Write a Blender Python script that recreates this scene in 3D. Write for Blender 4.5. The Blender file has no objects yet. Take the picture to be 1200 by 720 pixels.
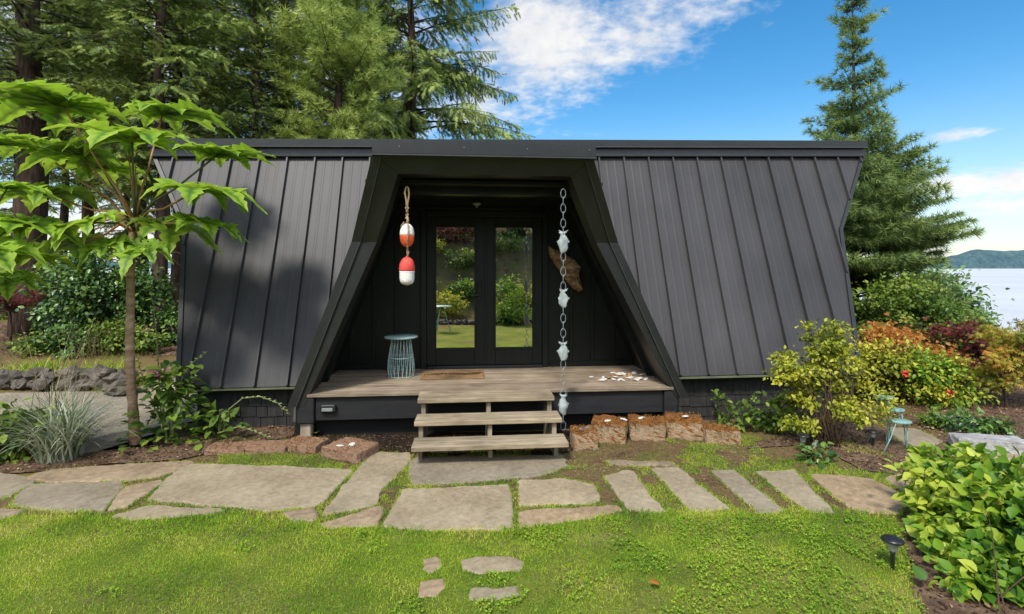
import bpy, math, random
import numpy as np
from mathutils import Vector, noise as mnoise
R = math.radians
random.seed(7)
RNG = np.random.default_rng(11)
scene = bpy.context.scene
COL = scene.collection
F = 610.0; HZ = 313.0; CH = 1.82      # focal length (px of a 1200 px wide frame), horizon row, eye height

# ------------------------------------------------------------------ basics
def at(px, py, Y):
    return Vector(((px-600)/F*Y, Y, CH-(py-HZ)/F*Y))
def gnd(px, py, z=0.0):
    Y = F*(CH-z)/(py-HZ)
    return Vector(((px-600)/F*Y, Y, z))
def norm(a):
    a = np.asarray(a, float)
    return a/np.maximum(np.linalg.norm(a, axis=-1, keepdims=True), 1e-9)
def tag(o, label=None, cat=None, group=None, kind=None):
    if label: o['label'] = label
    if cat: o['category'] = cat
    if group: o['group'] = group
    if kind: o['kind'] = kind
    return o
def empty(name, loc, label, cat, group=None, rz=0):
    o = bpy.data.objects.new(name, None); COL.objects.link(o)
    o.location = loc; o.rotation_euler = (0, 0, rz); o.empty_display_size = .1
    return tag(o, label, cat, group)
def link(name, me, mat, parent=None, smooth=False):
    if mat is not None and len(me.materials) == 0: me.materials.append(mat)
    if smooth: me.polygons.foreach_set('use_smooth', [True]*len(me.polygons))
    o = bpy.data.objects.new(name, me); COL.objects.link(o)
    if parent is not None:
        o.parent = parent
    return o
class MB:
    def __init__(s): s.v = []; s.f = []; s.r = []; s.cur = .5
    def add(s, vs, fs):
        n = len(s.v); s.v += [tuple(p) for p in vs]; s.r += [s.cur]*len(vs)
        s.f += [tuple(i+n for i in f) for f in fs]; return s
    def box(s, lo, hi, fn=None, bev=0):
        x0,y0,z0 = lo; x1,y1,z1 = hi
        if bev:
            b = bev; pts = []
            for z,c in ((z0,b),(z0+b,0),(z1-b,0),(z1,b)):
                pts += [(x0+c,y0+b if c==0 else y0+c,z)] if False else []
            # chamfered box: three nested rings
            def ring(c, z):
                return [(x0+c+b,y0+c,z),(x1-c-b,y0+c,z),(x1-c,y0+c+b,z),(x1-c,y1-c-b,z),(x1-c-b,y1-c,z),(x0+c+b,y1-c,z),(x0+c,y1-c-b,z),(x0+c,y0+c+b,z)]
            vs = ring(b,z0)+ring(0,z0+b)+ring(0,z1-b)+ring(b,z1)
            fs = [tuple(range(7,-1,-1)), tuple(range(24,32))]
            for k in range(3):
                for i in range(8):
                    j=(i+1)%8; fs.append((k*8+i,k*8+j,k*8+8+j,k*8+8+i))
        else:
            vs = [(x0,y0,z0),(x1,y0,z0),(x1,y1,z0),(x0,y1,z0),(x0,y0,z1),(x1,y0,z1),(x1,y1,z1),(x0,y1,z1)]
            fs = [(3,2,1,0),(4,5,6,7),(0,1,5,4),(1,2,6,5),(2,3,7,6),(3,0,4,7)]
        if fn: vs = [fn(p) for p in vs]
        return s.add(vs, fs)
    def hexa(s, v8):       # 8 corners: bottom 4 (ccw), top 4
        return s.add(v8, [(3,2,1,0),(4,5,6,7),(0,1,5,4),(1,2,6,5),(2,3,7,6),(3,0,4,7)])
    def tube(s, pts, rad, n=8, cap=True, jit=0):
        pts = [Vector(p) for p in pts]
        if not hasattr(rad, '__len__'): rad = [rad]*len(pts)
        ref = Vector((0,0,1)); base = len(s.v); vs = []
        d0 = (pts[1]-pts[0]).normalized()
        if abs(d0.z) > .9: ref = Vector((1,0,0))
        for i,p in enumerate(pts):
            d = (pts[min(i+1,len(pts)-1)]-pts[max(i-1,0)])
            d = d.normalized() if d.length > 1e-9 else d0
            a = d.cross(ref)
            if a.length < 1e-4: a = d.cross(Vector((0,1,0)))
            a.normalize(); b = d.cross(a)
            for k in range(n):
                t = 2*math.pi*k/n; q = rad[i]*(1+jit*math.sin(k*2.3+i*1.7+p.z*9))
                vs.append(p+a*math.cos(t)*q+b*math.sin(t)*q)
        fs = []
        for i in range(len(pts)-1):
            for k in range(n):
                j=(k+1)%n; fs.append((i*n+k,i*n+j,(i+1)*n+j,(i+1)*n+k))
        if cap: fs += [tuple(range(n-1,-1,-1)), tuple(range((len(pts)-1)*n, len(pts)*n))]
        return s.add(vs, fs)
    def lathe(s, prof, c=(0,0,0), n=16, sx=1, sy=1, wob=0):
        c = Vector(c); vs = []
        for i,(r,z) in enumerate(prof):
            for k in range(n):
                t = 2*math.pi*k/n; q = r*(1+wob*math.sin(3*t+i))
                vs.append(c+Vector((q*math.cos(t)*sx,q*math.sin(t)*sy,z)))
        fs = []
        for i in range(len(prof)-1):
            for k in range(n):
                j=(k+1)%n; fs.append((i*n+k,i*n+j,(i+1)*n+j,(i+1)*n+k))
        fs += [tuple(range(n-1,-1,-1)), tuple(range((len(prof)-1)*n, len(prof)*n))]
        return s.add(vs, fs)
    def ring(s, c, rx, rz, rad, n=14, m=6, rot=0):       # a chain link in the plane through z, turned by rot
        vs=[]; c=Vector(c)
        for i in range(n):
            t=2*math.pi*i/n; ctr=Vector((rx*math.cos(t),0,rz*math.sin(t))); o=Vector((math.cos(t),0,math.sin(t)))
            for k in range(m):
                u=2*math.pi*k/m; p=ctr+o*rad*math.cos(u)+Vector((0,1,0))*rad*math.sin(u)
                vs.append(c+Vector((p.x*math.cos(rot)-p.y*math.sin(rot), p.x*math.sin(rot)+p.y*math.cos(rot), p.z)))
        fs=[(i*m+k,((i+1)%n)*m+k,((i+1)%n)*m+(k+1)%m,i*m+(k+1)%m) for i in range(n) for k in range(m)]
        return s.add(vs,fs)
    def build(s, name, mat, parent=None, smooth=False):
        me = bpy.data.meshes.new(name); me.from_pydata([tuple(p) for p in s.v], [], s.f)
        a = me.attributes.new('rnd','FLOAT','POINT'); a.data.foreach_set('value', s.r)
        me.update()
        return link(name, me, mat, parent, smooth)

def tri_mesh(name, V, T, rnd=None):
    """numpy triangles -> mesh"""
    me = bpy.data.meshes.new(name); nv, nt = len(V), len(T)
    me.vertices.add(nv); me.vertices.foreach_set('co', np.ascontiguousarray(V, np.float32).ravel())
    me.loops.add(nt*3); me.loops.foreach_set('vertex_index', np.ascontiguousarray(T, np.int32).ravel())
    me.polygons.add(nt); me.polygons.foreach_set('loop_start', np.arange(0, nt*3, 3, dtype=np.int32))
    try: me.polygons.foreach_set('loop_total', np.full(nt, 3, np.int32))
    except Exception: pass
    if rnd is not None:
        a = me.attributes.new('rnd','FLOAT','POINT'); a.data.foreach_set('value', np.ascontiguousarray(rnd, np.float32))
    me.update(calc_edges=True); me.validate()
    return me
def scatter(name, tmpl, pos, fwd, up, scale, rnd):
    tv, tf = tmpl; tv = np.asarray(tv, float); tf = np.asarray(tf, int)
    pos = np.asarray(pos, float); fwd = norm(fwd); side = norm(np.cross(fwd, up)); nrm = np.cross(side, fwd)
    sc = np.asarray(scale, float)
    if sc.ndim == 1: sc = np.stack([sc]*3, 1)
    V = (pos[:,None,:] + side[:,None,:]*(tv[None,:,0:1]*sc[:,None,0:1]) + fwd[:,None,:]*(tv[None,:,1:2]*sc[:,None,1:2])
         + nrm[:,None,:]*(tv[None,:,2:3]*sc[:,None,2:3]))
    k = len(tv); T = tf[None]+(np.arange(len(pos))*k)[:,None,None]
    return tri_mesh(name, V.reshape(-1,3), T.reshape(-1,3), np.repeat(rnd, k))
def pip(P, poly):
    x, y = P[:,0], P[:,1]; inside = np.zeros(len(P), bool); n = len(poly); j = n-1
    for i in range(n):
        xi, yi = poly[i][0], poly[i][1]; xj, yj = poly[j][0], poly[j][1]
        c = ((yi > y) != (yj > y)) & (x < (xj-xi)*(y-yi)/((yj-yi) or 1e-9)+xi)
        inside ^= c; j = i
    return inside

# ------------------------------------------------------------------ materials
def mat_new(name):
    m = bpy.data.materials.new(name); m.use_nodes = True
    nt = m.node_tree; nt.nodes.clear()
    out = nt.nodes.new('ShaderNodeOutputMaterial')
    return m, nt, out
def nd(nt, t, ins=None, **kw):
    n = nt.nodes.new(t)
    for k,v in kw.items(): setattr(n, k, v)
    if ins:
        for k,v in ins.items():
            if hasattr(v, 'outputs') : v = v.outputs[0]
            if isinstance(v, bpy.types.NodeSocket): nt.links.new(v, n.inputs[k])
            else: n.inputs[k].default_value = v
    return n
def ramp(nt, fac, stops):
    n = nt.nodes.new('ShaderNodeValToRGB'); cr = n.color_ramp
    while len(cr.elements) < len(stops): cr.elements.new(.5)
    for e,(p,c) in zip(cr.elements, stops):
        e.position = p; e.color = (*c, 1) if len(c) == 3 else c
    nt.links.new(fac if isinstance(fac, bpy.types.NodeSocket) else fac.outputs[0], n.inputs[0])
    return n
def coords(nt, scale=(1,1,1), kind='Object', rot=(0,0,0)):
    tc = nt.nodes.new('ShaderNodeTexCoord'); mp = nt.nodes.new('ShaderNodeMapping')
    mp.inputs['Scale'].default_value = scale; mp.inputs['Rotation'].default_value = rot
    nt.links.new(tc.outputs[kind], mp.inputs['Vector']); return mp.outputs[0]
def noise(nt, vec, scale, detail=5, rough=.55, dist=0):
    return nd(nt, 'ShaderNodeTexNoise', {'Vector':vec,'Scale':scale,'Detail':detail,'Roughness':rough,'Distortion':dist})
def surf(name, stops, scale=3, stretch=(1,1,1), rough=.8, bump=.3, bscale=30, bdist=.01, spec=.3, detail=6, fine=None, metal=0, extra=None, kind='Object', fr_=(.62,1.25)):
    """noise ramp colour * finer noise, bump from a fine noise"""
    m, nt, out = mat_new(name); v = coords(nt, stretch, kind)
    a = noise(nt, v, scale, detail); col = ramp(nt, a, stops)
    f = noise(nt, v, (fine or scale*9), 4, .6)
    fr = ramp(nt, f, [(.25,(fr_[0],)*3),(.75,(fr_[1],)*3)])
    mul = nd(nt, 'ShaderNodeMix', data_type='RGBA', blend_type='MULTIPLY'); mul.inputs[0].default_value = 1
    nt.links.new(col.outputs[0], mul.inputs[6]); nt.links.new(fr.outputs[0], mul.inputs[7])
    last = mul.outputs[2]
    if extra: last = extra(nt, last, v)
    b = noise(nt, v, bscale, 6, .65)
    bp = nd(nt, 'ShaderNodeBump', {'Strength':bump,'Distance':bdist,'Height':b.outputs[0]})
    p = nd(nt, 'ShaderNodeBsdfPrincipled', {'Base Color':last,'Roughness':rough,'Specular IOR Level':spec,'Normal':bp,'Metallic':metal})
    nt.links.new(p.outputs[0], out.inputs[0]); return m
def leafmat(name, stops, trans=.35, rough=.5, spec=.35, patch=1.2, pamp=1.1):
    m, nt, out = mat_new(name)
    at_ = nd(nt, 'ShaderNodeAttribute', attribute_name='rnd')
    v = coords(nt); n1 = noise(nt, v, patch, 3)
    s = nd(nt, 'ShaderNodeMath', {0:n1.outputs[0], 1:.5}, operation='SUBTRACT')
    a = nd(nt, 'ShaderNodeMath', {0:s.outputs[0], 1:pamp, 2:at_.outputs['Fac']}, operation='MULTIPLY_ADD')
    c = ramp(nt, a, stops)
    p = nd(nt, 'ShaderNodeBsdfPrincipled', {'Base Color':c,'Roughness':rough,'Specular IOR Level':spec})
    t = nd(nt, 'ShaderNodeBsdfTranslucent', {'Color':c})
    mx = nd(nt, 'ShaderNodeMixShader', {0:trans, 1:p.outputs[0], 2:t.outputs[0]})
    nt.links.new(mx.outputs[0], out.inputs[0]); return m
def plain(name, col, rough=.6, spec=.4, metal=0, bump=.15, bs=60):
    c = tuple(col)
    return surf(name, [(.3, tuple(x*.82 for x in c)), (.7, tuple(min(1,x*1.1) for x in c))], 6, rough=rough, spec=spec, metal=metal, bump=bump, bscale=bs, bdist=.003)

M = {}
# roof metal: dark charcoal standing seam, brushed streaks down the slope
M['roof'] = surf('roof_metal', [(.3,(.028,.0265,.0265)),(.7,(.056,.053,.053))], 1.2, (1,1,.35), fr_=(.9,1.08), rough=.52, spec=.35, bump=.06, bscale=220, bdist=.002, fine=60)
M['trim'] = surf('dark_trim', [(.3,(.010,.011,.0095)),(.7,(.017,.018,.0155))], 4, rough=.42, spec=.5, bump=.12, bscale=50, bdist=.003)
M['capmetal'] = surf('cap_metal', [(.3,(.035,.035,.037)),(.7,(.052,.050,.053))], 3, rough=.4, spec=.5, bump=.05)
def _plankv(nt, last, v):
    return last
M['darkwood'] = surf('stained_wood', [(.3,(.0030,.0052,.0038)),(.7,(.0070,.0100,.0078))], 3, (6,6,.6), rough=.45, spec=.45, bump=.3, bscale=18, bdist=.004)
M['beam'] = surf('black_beam', [(.3,(.011,.012,.013)),(.7,(.022,.022,.024))], 3, (.6,6,6), rough=.6, spec=.35, bump=.35, bscale=18, bdist=.004)
M['shingle'] = surf('black_shingle', [(.3,(.016,.016,.016)),(.7,(.042,.040,.038))], 4, (6,6,1), rough=.75, bump=.4, bscale=20, bdist=.004)
def woodmat(name, a, b, c, st, rough=.8):
    m, nt, out = mat_new(name); v = coords(nt, st)
    at_ = nd(nt, 'ShaderNodeAttribute', attribute_name='rnd')
    off = nd(nt, 'ShaderNodeVectorMath', {0:v, 1:nd(nt,'ShaderNodeCombineXYZ',{'X':nd(nt,'ShaderNodeMath',{0:at_.outputs['Fac'],1:37.0},operation='MULTIPLY').outputs[0]}).outputs[0]}, operation='ADD')
    n1 = noise(nt, off.outputs[0], 3, 8, .65, .4)
    col = ramp(nt, n1, [(.28,a),(.5,b),(.72,c)])
    tc = coords(nt); n2 = noise(nt, tc, 2.2, 5)
    st2 = ramp(nt, n2, [(.3,(.62,.60,.58)),(.65,(1.12,1.1,1.08))])
    mul = nd(nt, 'ShaderNodeMix', data_type='RGBA', blend_type='MULTIPLY'); mul.inputs[0].default_value = 1
    nt.links.new(col.outputs[0], mul.inputs[6]); nt.links.new(st2.outputs[0], mul.inputs[7])
    sh = nd(nt,'ShaderNodeMath',{0:at_.outputs['Fac'],1:.35,2:.82},operation='MULTIPLY_ADD')
    mul2 = nd(nt, 'ShaderNodeMix', data_type='RGBA', blend_type='MULTIPLY'); mul2.inputs[0].default_value = 1
    nt.links.new(mul.outputs[2], mul2.inputs[6]); nt.links.new(sh.outputs[0], mul2.inputs[7])
    bp = nd(nt, 'ShaderNodeBump', {'Strength':.5,'Distance':.004,'Height':n1.outputs[0]})
    p = nd(nt, 'ShaderNodeBsdfPrincipled', {'Base Color':mul2.outputs[2],'Roughness':rough,'Specular IOR Level':.25,'Normal':bp})
    nt.links.new(p.outputs[0], out.inputs[0]); return m
M['deck'] = woodmat('weathered_deck', (.135,.10,.068),(.26,.205,.145),(.38,.315,.235),(1.2,14,14))
M['tread'] = woodmat('weathered_tread', (.15,.115,.075),(.31,.25,.165),(.44,.37,.26),(1.2,14,14))
M['post'] = woodmat('bare_post', (.16,.13,.09),(.3,.25,.18),(.42,.36,.27),(12,12,1.2))
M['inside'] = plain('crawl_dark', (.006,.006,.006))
# glass: dark room behind a coated pane
m, nt, out = mat_new('door_glass')
g = nd(nt, 'ShaderNodeBsdfGlossy', {'Color':(1.0,.95,.80,1),'Roughness':.012})
d = nd(nt, 'ShaderNodeBsdfPrincipled', {'Base Color':(.008,.010,.009,1),'Roughness':.3})
bn = noise(nt, coords(nt), 1.6, 2)
bp = nd(nt, 'ShaderNodeBump', {'Strength':.05,'Distance':.01,'Height':bn.outputs[0]}); nt.links.new(bp.outputs[0], g.inputs['Normal'])
mx = nd(nt, 'ShaderNodeMixShader', {0:.93, 1:d.outputs[0], 2:g.outputs[0]}); nt.links.new(mx.outputs[0], out.inputs[0]); M['glass'] = m
# stone
def _lichen(nt, last, v):
    n = noise(nt, v, 5, 8, .7); r = ramp(nt, n, [(.56,(0,0,0)),(.74,(.8,.8,.8))])
    mx = nd(nt, 'ShaderNodeMix', data_type='RGBA'); nt.links.new(r.outputs[0], mx.inputs[0]); nt.links.new(last, mx.inputs[6]); mx.inputs[7].default_value = (.13,.105,.07,1)
    n2 = noise(nt, v, 19, 6, .7); r2 = ramp(nt, n2, [(.62,(0,0,0)),(.70,(.6,.6,.6))])
    m2 = nd(nt, 'ShaderNodeMix', data_type='RGBA'); nt.links.new(r2.outputs[0], m2.inputs[0]); nt.links.new(mx.outputs[2], m2.inputs[6]); m2.inputs[7].default_value = (.42,.37,.27,1)
    oi = nt.nodes.new('ShaderNodeObjectInfo'); ro = ramp(nt, oi.outputs['Random'], [(0,(.80,.80,.82)),(.5,(1.0,.98,.95)),(1,(1.16,1.10,1.0))])
    m3 = nd(nt, 'ShaderNodeMix', data_type='RGBA', blend_type='MULTIPLY'); m3.inputs[0].default_value = 1
    nt.links.new(m2.outputs[2], m3.inputs[6]); nt.links.new(ro.outputs[0], m3.inputs[7])
    return m3.outputs[2]
M['flag'] = surf('flagstone', [(.25,(.195,.152,.095)),(.5,(.275,.225,.148)),(.75,(.35,.292,.20))], 1.8, rough=.9, bump=.6, bscale=14, bdist=.012, extra=_lichen, fine=30, fr_=(.74,1.2))
M['flag2'] = surf('brown_flagstone', [(.25,(.185,.13,.078)),(.5,(.29,.215,.135)),(.75,(.37,.285,.185))], 1.6, rough=.9, bump=.55, bscale=14, bdist=.012, extra=_lichen, fine=22)
def mossmat(name, side, mossc):
    m, nt, out = mat_new(name); v = coords(nt)
    geo = nd(nt, 'ShaderNodeNewGeometry'); sep = nd(nt, 'ShaderNodeSeparateXYZ', {0:geo.outputs['Normal']})
    n = noise(nt, v, 9, 6, .7); c1 = ramp(nt, n, [(.3,tuple(x*.6 for x in side)),(.7,side)])
    n2 = noise(nt, v, 26, 6, .7); c2 = ramp(nt, n2, [(.3,mossc[0]),(.52,mossc[1]),(.72,mossc[2])])
    sz = nd(nt, 'ShaderNodeSeparateXYZ', {0:v}); zz = nd(nt, 'ShaderNodeMath', {0:sz.outputs['Z'],1:7.0,2:-1.05}, operation='MULTIPLY_ADD'); zz.use_clamp = False
    hi = nd(nt, 'ShaderNodeMath', {0:zz.outputs[0],1:sep.outputs['Z']}, operation='MAXIMUM')
    s = nd(nt, 'ShaderNodeMath', {0:n.outputs[0],1:1.3,2:hi.outputs[0]}, operation='MULTIPLY_ADD')
    k = ramp(nt, s, [(.70,(0,0,0)),(.92,(1,1,1))])
    mx = nd(nt, 'ShaderNodeMix', data_type='RGBA'); nt.links.new(k.outputs[0], mx.inputs[0]); nt.links.new(c1.outputs[0], mx.inputs[6]); nt.links.new(c2.outputs[0], mx.inputs[7])
    bp = nd(nt, 'ShaderNodeBump', {'Strength':.9,'Distance':.02,'Height':n2.outputs[0]})
    p = nd(nt, 'ShaderNodeBsdfPrincipled', {'Base Color':mx.outputs[2],'Roughness':.95,'Specular IOR Level':.15,'Normal':bp})
    nt.links.new(p.outputs[0], out.inputs[0]); return m
M['mossblock'] = mossmat('mossy_block', (.46,.335,.21), ((.05,.020,.008),(.19,.075,.02),(.32,.17,.04)))
M['mossblock2'] = mossmat('mossy_red_block', (.34,.21,.15), ((.10,.05,.03),(.27,.155,.10),(.22,.19,.06)))
M['mosstuft'] = leafmat('moss_tuft', [(.2,(.08,.03,.010)),(.5,(.27,.105,.028)),(.8,(.38,.24,.06))], trans=.1, rough=.9)
M['rock'] = surf('grey_rock', [(.3,(.05,.042,.034)),(.7,(.17,.145,.115))], 4, rough=.9, bump=.7, bscale=12, bdist=.02)
M['palerock'] = surf('pale_rock', [(.3,(.22,.21,.20)),(.7,(.45,.44,.42))], 4, rough=.9, bump=.7, bscale=12, bdist=.02)
# ground kinds
M['ground'] = surf('soil_and_moss', [(.3,(.10,.060,.030)),(.45,(.16,.105,.050)),(.58,(.14,.12,.035)),(.75,(.10,.14,.025))], 2.6, rough=.95, bump=.8, bscale=40, bdist=.02, spec=.1, fine=45)
M['lawn'] = surf('lawn_turf', [(.3,(.09,.12,.018)),(.55,(.16,.18,.028)),(.75,(.24,.20,.07))], 1.6, rough=.95, bump=.8, bscale=60, bdist=.02, spec=.1, fine=50)
M['soil'] = surf('bed_soil', [(.3,(.075,.043,.028)),(.55,(.18,.115,.072)),(.75,(.28,.19,.125))], 7, rough=.95, bump=.9, bscale=30, bdist=.03, spec=.1, fine=50)
M['soilshade'] = surf('soil_painted_shade', [(.3,(.010,.007,.005)),(.7,(.035,.024,.017))], 6, rough=.95, bump=.9, bscale=30, bdist=.03, spec=.1)  # soil colour darkened to stand for the shade under the steps
M['gravel'] = surf('fine_gravel', [(.3,(.26,.215,.155)),(.7,(.39,.33,.25))], 2.5, rough=.95, bump=.5, bscale=90, bdist=.008, spec=.15, fine=120)
M['bark'] = surf('conifer_bark', [(.3,(.030,.020,.014)),(.6,(.085,.058,.042)),(.8,(.15,.11,.08))], 6, (3,3,.5), rough=.95, bump=1, bscale=10, bdist=.03, spec=.1)
M['ricebark'] = surf('pale_bark', [(.3,(.20,.11,.06)),(.55,(.42,.28,.17)),(.75,(.56,.42,.28))], 6, (1,1,3), rough=.85, bump=.7, bscale=16, bdist=.01, spec=.2)
M['stem'] = plain('green_stem', (.12,.14,.04))
M['twig'] = plain('twig_brown', (.09,.055,.03), rough=.9)
M['petiole'] = plain('petiole_rust', (.42,.22,.07), rough=.6)
# foliage
M['fir'] = leafmat('fir_needles', [(.15,(.032,.054,.014)),(.5,(.11,.165,.038)),(.85,(.26,.32,.07))], trans=.2, rough=.6)
M['spruce'] = leafmat('spruce_needles', [(.15,(.052,.085,.020)),(.5,(.16,.235,.05)),(.85,(.34,.41,.09))], trans=.22, rough=.6)
M['pine'] = leafmat('pine_needles', [(.15,(.10,.145,.03)),(.5,(.28,.37,.075)),(.85,(.45,.52,.13))], trans=.28, rough=.55)
M['pineblue'] = leafmat('blue_pine_needles', [(.15,(.035,.07,.024)),(.5,(.12,.195,.055)),(.85,(.26,.34,.09))], trans=.25, rough=.55)
M['rhodo'] = leafmat('rhododendron_leaf', [(.15,(.016,.045,.008)),(.5,(.06,.14,.022)),(.85,(.18,.29,.055))], trans=.25, rough=.35, spec=.5)
M['greenleaf'] = leafmat('green_leaf', [(.15,(.03,.07,.010)),(.5,(.11,.19,.022)),(.85,(.25,.33,.045))], trans=.35)
M['yellowleaf'] = leafmat('yellow_green_leaf', [(.12,(.08,.12,.010)),(.45,(.30,.34,.024)),(.80,(.60,.56,.06))], trans=.4)
M['limeleaf'] = leafmat('lime_leaf', [(.12,(.02,.07,.008)),(.42,(.10,.23,.018)),(.62,(.22,.37,.028)),(.9,(.50,.56,.065))], trans=.4, rough=.45)
M['orange'] = leafmat('orange_maple_leaf', [(.15,(.20,.07,.018)),(.5,(.52,.19,.04)),(.85,(.66,.36,.08))], trans=.4)
M['orangegreen'] = leafmat('turning_maple_leaf', [(.15,(.12,.16,.02)),(.45,(.36,.36,.04)),(.62,(.50,.34,.05)),(.85,(.62,.25,.055))], trans=.4)
M['burg'] = leafmat('burgundy_leaf', [(.15,(.035,.008,.008)),(.5,(.11,.022,.02)),(.85,(.24,.05,.035))], trans=.35)
M['blade'] = leafmat('grass_blade', [(.0,(.09,.22,.012)),(.30,(.22,.40,.02)),(.58,(.42,.56,.035)),(.82,(.62,.62,.09)),(1,(.70,.60,.24))], trans=.42, rough=.6, patch=1.9, pamp=2.0)
M['drygrass'] = leafmat('dry_blade', [(.2,(.12,.09,.03)),(.8,(.40,.33,.16))], trans=.3)
M['clover'] = leafmat('clover_leaf', [(.10,(.10,.21,.014)),(.45,(.22,.37,.022)),(.85,(.38,.49,.04))], trans=.35, patch=2.4, pamp=1.3)
M['striped'] = leafmat('variegated_blade', [(.2,(.12,.17,.07)),(.5,(.34,.38,.24)),(.8,(.60,.60,.47))], trans=.3)
M['litter'] = leafmat('leaf_litter', [(.15,(.03,.016,.009)),(.5,(.12,.065,.035)),(.85,(.38,.25,.14))], trans=.05, rough=.9)
M['stonechip'] = leafmat('gravel_chip', [(.15,(.10,.09,.07)),(.5,(.24,.21,.17)),(.85,(.45,.41,.35))], trans=.0, rough=.9)
M['teal'] = plain('pale_teal_paint', (.40,.56,.54), rough=.45)
M['tealdull'] = plain('weathered_teal_paint', (.20,.34,.31), rough=.6)
M['white'] = surf('white_paint', [(.25,(.50,.45,.36)),(.45,(.74,.71,.64)),(.8,(.80,.78,.72))], 9, rough=.6, bump=.3, bscale=60, bdist=.003)
M['orangered'] = surf('orange_paint', [(.25,(.40,.07,.03)),(.5,(.74,.11,.03)),(.8,(.80,.20,.07))], 9, rough=.6, bump=.3, bscale=60, bdist=.003)
M['red'] = surf('red_paint', [(.25,(.32,.04,.03)),(.5,(.62,.055,.04)),(.8,(.68,.14,.10))], 9, rough=.6, bump=.3, bscale=60, bdist=.003)
M['rope'] = plain('tan_rope', (.36,.24,.13), rough=.9, bump=.9, bs=140)
M['zinc'] = plain('grey_zinc', (.27,.30,.30), rough=.45, metal=.2)
M['fish'] = surf('verdigris_metal', [(.3,(.17,.22,.21)),(.7,(.42,.46,.44))], 18, rough=.5, bump=.4, bscale=60, bdist=.004)
M['drift'] = surf('driftwood', [(.3,(.09,.05,.028)),(.5,(.30,.18,.09)),(.7,(.55,.38,.22))], 5, (1,5,5), rough=.9, bump=1, bscale=7, bdist=.03, spec=.15)
M['mat'] = surf('coir_mat', [(.3,(.20,.12,.06)),(.7,(.30,.19,.10))], 8, rough=1, bump=.9, bscale=160, bdist=.006, spec=.05)
M['matdark'] = surf('mat_print', [(.3,(.05,.026,.014)),(.7,(.08,.04,.02))], 8, rough=1, bump=.9, bscale=160, bdist=.006, spec=.05)
M['shell'] = surf('sea_shell', [(.3,(.50,.46,.40)),(.7,(.80,.77,.70))], 14, rough=.5, bump=.4, bscale=60, bdist=.004)
M['pebble'] = plain('grey_pebble', (.16,.17,.18))
M['blackplastic'] = plain('black_plastic', (.018,.018,.018), rough=.35, spec=.5)
M['lens'] = plain('grey_lens', (.35,.36,.34), rough=.2, spec=.6)
M['pink'] = leafmat('foxglove_bell', [(.2,(.45,.08,.25)),(.8,(.75,.28,.5))], trans=.3)
M['flowerred'] = leafmat('red_bloom', [(.2,(.6,.05,.03)),(.8,(.85,.15,.08))], trans=.3)
M['shake'] = surf('shake_roof', [(.3,(.10,.085,.07)),(.7,(.22,.19,.16))], 4, (1,6,6), rough=.9, bump=.8)
M['siding'] = surf('dark_siding', [(.3,(.02,.018,.017)),(.7,(.05,.045,.04))], 4, rough=.8)
M['hill'] = surf('hazy_wooded_hill', [(.3,(.045,.085,.105)),(.7,(.075,.125,.125))], .012, rough=1, bump=0, fine=.06, spec=0)  # distance haze is put into the bluish base colour
# ================================================================== the house (its own frame, turned 5 degrees)
HA = R(5.0); HO = Vector((0, 5.69, 0))
def hw(u, v, z):
    return Vector((u*math.cos(HA)-v*math.sin(HA), HO.y+u*math.sin(HA)+v*math.cos(HA), z))
house = empty('cabin', HO, 'black A-frame cabin clad in standing seam metal with a recessed porch', 'cabin', rz=HA)
def ztop(u): return 3.33+.02*u
def zeave(u): return .51+.006*u
def vroof(z): return .31+.395*(z-.51)
def lerp_tab(tab, z):
    if z <= tab[0][0]: (a,b) = tab[0], tab[1]
    else:
        for i in range(len(tab)-1):
            a,b = tab[i], tab[i+1]
            if z <= b[0]: break
    t = (z-a[0])/(b[0]-a[0]); return a[1]+(b[1]-a[1])*t
DL = [(.36,-2.345),(2.085,-1.69),(2.92,-1.405)]      # dormer outer edge, left: z -> u
DR = [(.36,1.96),(2.085,1.155),(2.92,.78)]
DV = [(.36,-.04),(2.085,-.04),(2.92,-.45)]           # dormer front: z -> v
EL = [(.49,-3.62),(2.30,-3.92),(3.24,-4.48)]         # end of the left wing
ER = [(.53,4.30),(2.32,4.59),(3.43,5.26)]
def inv(tab, u):                                     # z at which tab reaches u
    for i in range(len(tab)-1):
        a,b = tab[i], tab[i+1]
        if min(a[1],b[1])-1e-6 <= u <= max(a[1],b[1])+1e-6 or i == len(tab)-2:
            return a[0]+(b[0]-a[0])*(u-a[1])/(b[1]-a[1])
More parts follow.
